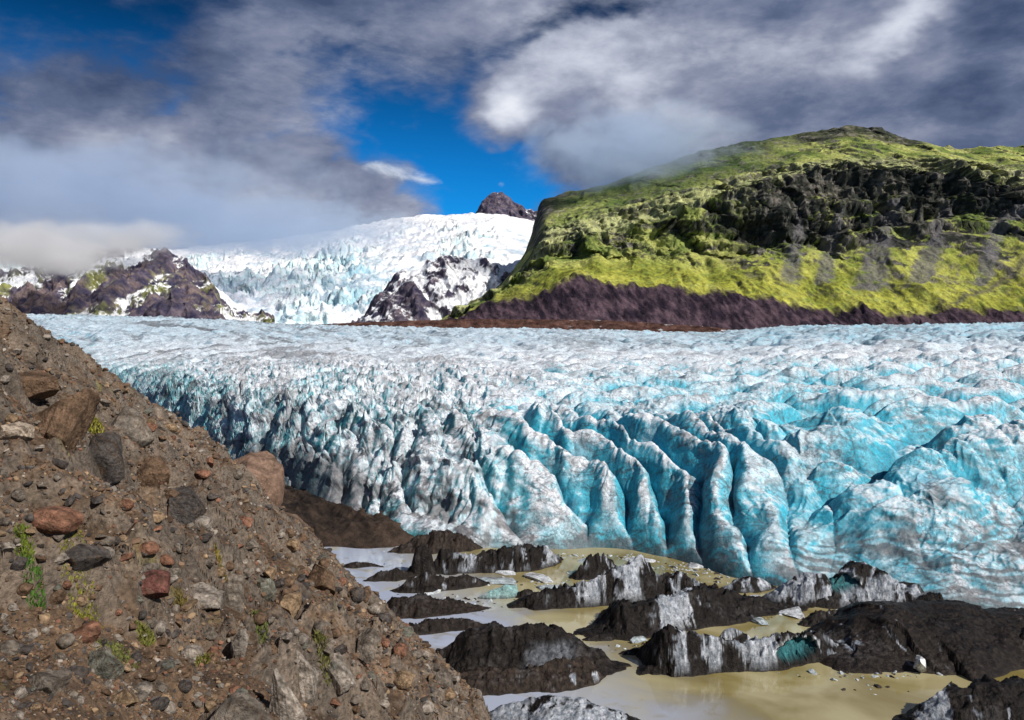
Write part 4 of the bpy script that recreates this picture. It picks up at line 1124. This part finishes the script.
# crumbs of ice and debris afloat near the glacier foot
def crumbs():
    rs = np.random.RandomState(31)
    P = []; Sz = []; Cc = []
    for (cx, cy, wx, wy, n, light) in [(560, 585, 60, 10, 100, .6), (700, 580, 60, 14, 160, .7), (470, 600, 60, 8, 70, .6), (640, 645, 40, 6, 50, .2), (760, 612, 40, 8, 70, .5), (880, 690, 30, 5, 12, .5),
                                       (590, 557, 60, 3, 140, .8), (690, 568, 50, 5, 170, .8), (745, 578, 30, 5, 90, .7), (900, 600, 80, 10, 120, .6), (400, 620, 30, 30, 60, .2), (860, 675, 60, 4, 60, .7), (440, 560, 50, 20, 60, .3)]:
        px = rs.normal(cx, wx * .6, n); row = np.maximum(rs.normal(cy, wy * .6, n), 546)
        d = FPX * CAMZ / (row - HZ)
        P.append(np.stack([d * (px - 512) / FPX, d, 0 * d - .02], -1)); Sz.append(np.clip(rs.lognormal(-1.35, .55, n), .10, 1.1))
        L = rs.rand(n) < light
        Cc.append(np.where(L[:, None], np.array((.45, .50, .53)) * rs.uniform(.6, 1.1, n)[:, None], np.array((.04, .03, .026))))
    scatter('brash_ice', np.concatenate(P), np.concatenate(Sz), np.concatenate(Cc), 2, 20, 6, M_BERG, squash=.45)
crumbs()

# ---- tufts of grass and moss on the slope
M_LEAF = surf_mat('leaf', 0.7, 0.3, 6.0, 0.1, 10.0, 0.01, 0.2)
def tuft(px, row, wpx, hpx, colour, label, seed, name='grass_tuft', cat='grass tuft', n=420):
    hit = ray_hit(px, row)
    if hit is None: return
    x, y, z = hit; m = y / FPX; rs = np.random.RandomState(seed)
    r = wpx * m / 2; H = hpx * m
    a = rs.uniform(0, 6.28, n); q = np.sqrt(rs.rand(n)) * r
    bx, by = q * np.cos(a), q * np.sin(a)
    bz = hill_z(x + bx, y + by) - z
    lean = rs.normal(0, .45, (n, 2)); L = H * rs.uniform(.4, 1.1, n) * (1 - .5 * (q / r) ** 2)
    wv = m * rs.uniform(.5, 1.1, n); dr = rs.uniform(0, 6.28, n)
    b0 = np.stack([bx - wv * np.cos(dr), by - wv * np.sin(dr), bz - .01], -1); b1 = np.stack([bx + wv * np.cos(dr), by + wv * np.sin(dr), bz - .01], -1)
    mid = np.stack([bx + lean[:, 0] * L * .5, by + lean[:, 1] * L * .5, bz + L * .6], -1); tip = np.stack([bx + lean[:, 0] * L, by + lean[:, 1] * L, bz + L * .9], -1)
    w2 = np.stack([wv * np.cos(dr), wv * np.sin(dr), 0 * wv], -1) * .8
    co = np.stack([b0, b1, mid + w2, mid - w2, tip], 1).reshape(-1, 3)
    base = np.arange(n)[:, None] * 5
    F = np.concatenate([base + np.array([[0, 1, 2]]), base + np.array([[0, 2, 3]]), base + np.array([[3, 2, 4]])])
    col = np.repeat(np.array(colour)[None] * rs.uniform(.6, 1.4, n)[:, None], 5, 0)
    o = raw_mesh(name, co, F, col, M_LEAF, None, False)
    o.location = (x, y, z); tag(o, label, cat)


tuft(33, 583, 22, 8, (0.06, 0.13, 0.02), 'bright green grass tuft left of the dark grey slab', 1)
tuft(80, 606, 40, 5, (0.17, 0.17, 0.02), 'yellow green moss patch below the dark grey slab', 2, 'moss_patch', 'moss', 900)
tuft(118, 652, 40, 4, (0.12, 0.135, 0.035), 'pale green moss patch above the flat greenish slab', 3, 'moss_patch', 'moss', 900)
tuft(145, 634, 18, 8, (0.13, 0.135, 0.03), 'small yellow moss patch below the dark red boulder', 4, 'moss_patch', 'moss')
tuft(206, 664, 22, 9, (0.14, 0.13, 0.03), 'yellow grass tuft beside the rounded pale cobble', 5)
tuft(184, 610, 18, 9, (0.13, 0.10, 0.03), 'olive brown tuft between the dark red and the pale grey boulder', 6)
tuft(24, 552, 18, 8, (0.12, 0.16, 0.02), 'small green tuft at the left edge below the smooth reddish stone', 7)
tuft(92, 432, 20, 8, (0.20, 0.19, 0.03), 'yellow green tuft beside the blocky pale outcrop', 8)
tuft(262, 640, 18, 9, (0.10, 0.12, 0.03), 'green tuft right of the small upright pale block', 9)
tuft(222, 574, 16, 7, (0.17, 0.13, 0.03), 'yellow tuft above the narrow upright block', 10)
tuft(322, 650, 18, 9, (0.11, 0.11, 0.03), 'olive tuft above the broad pale slab', 11)
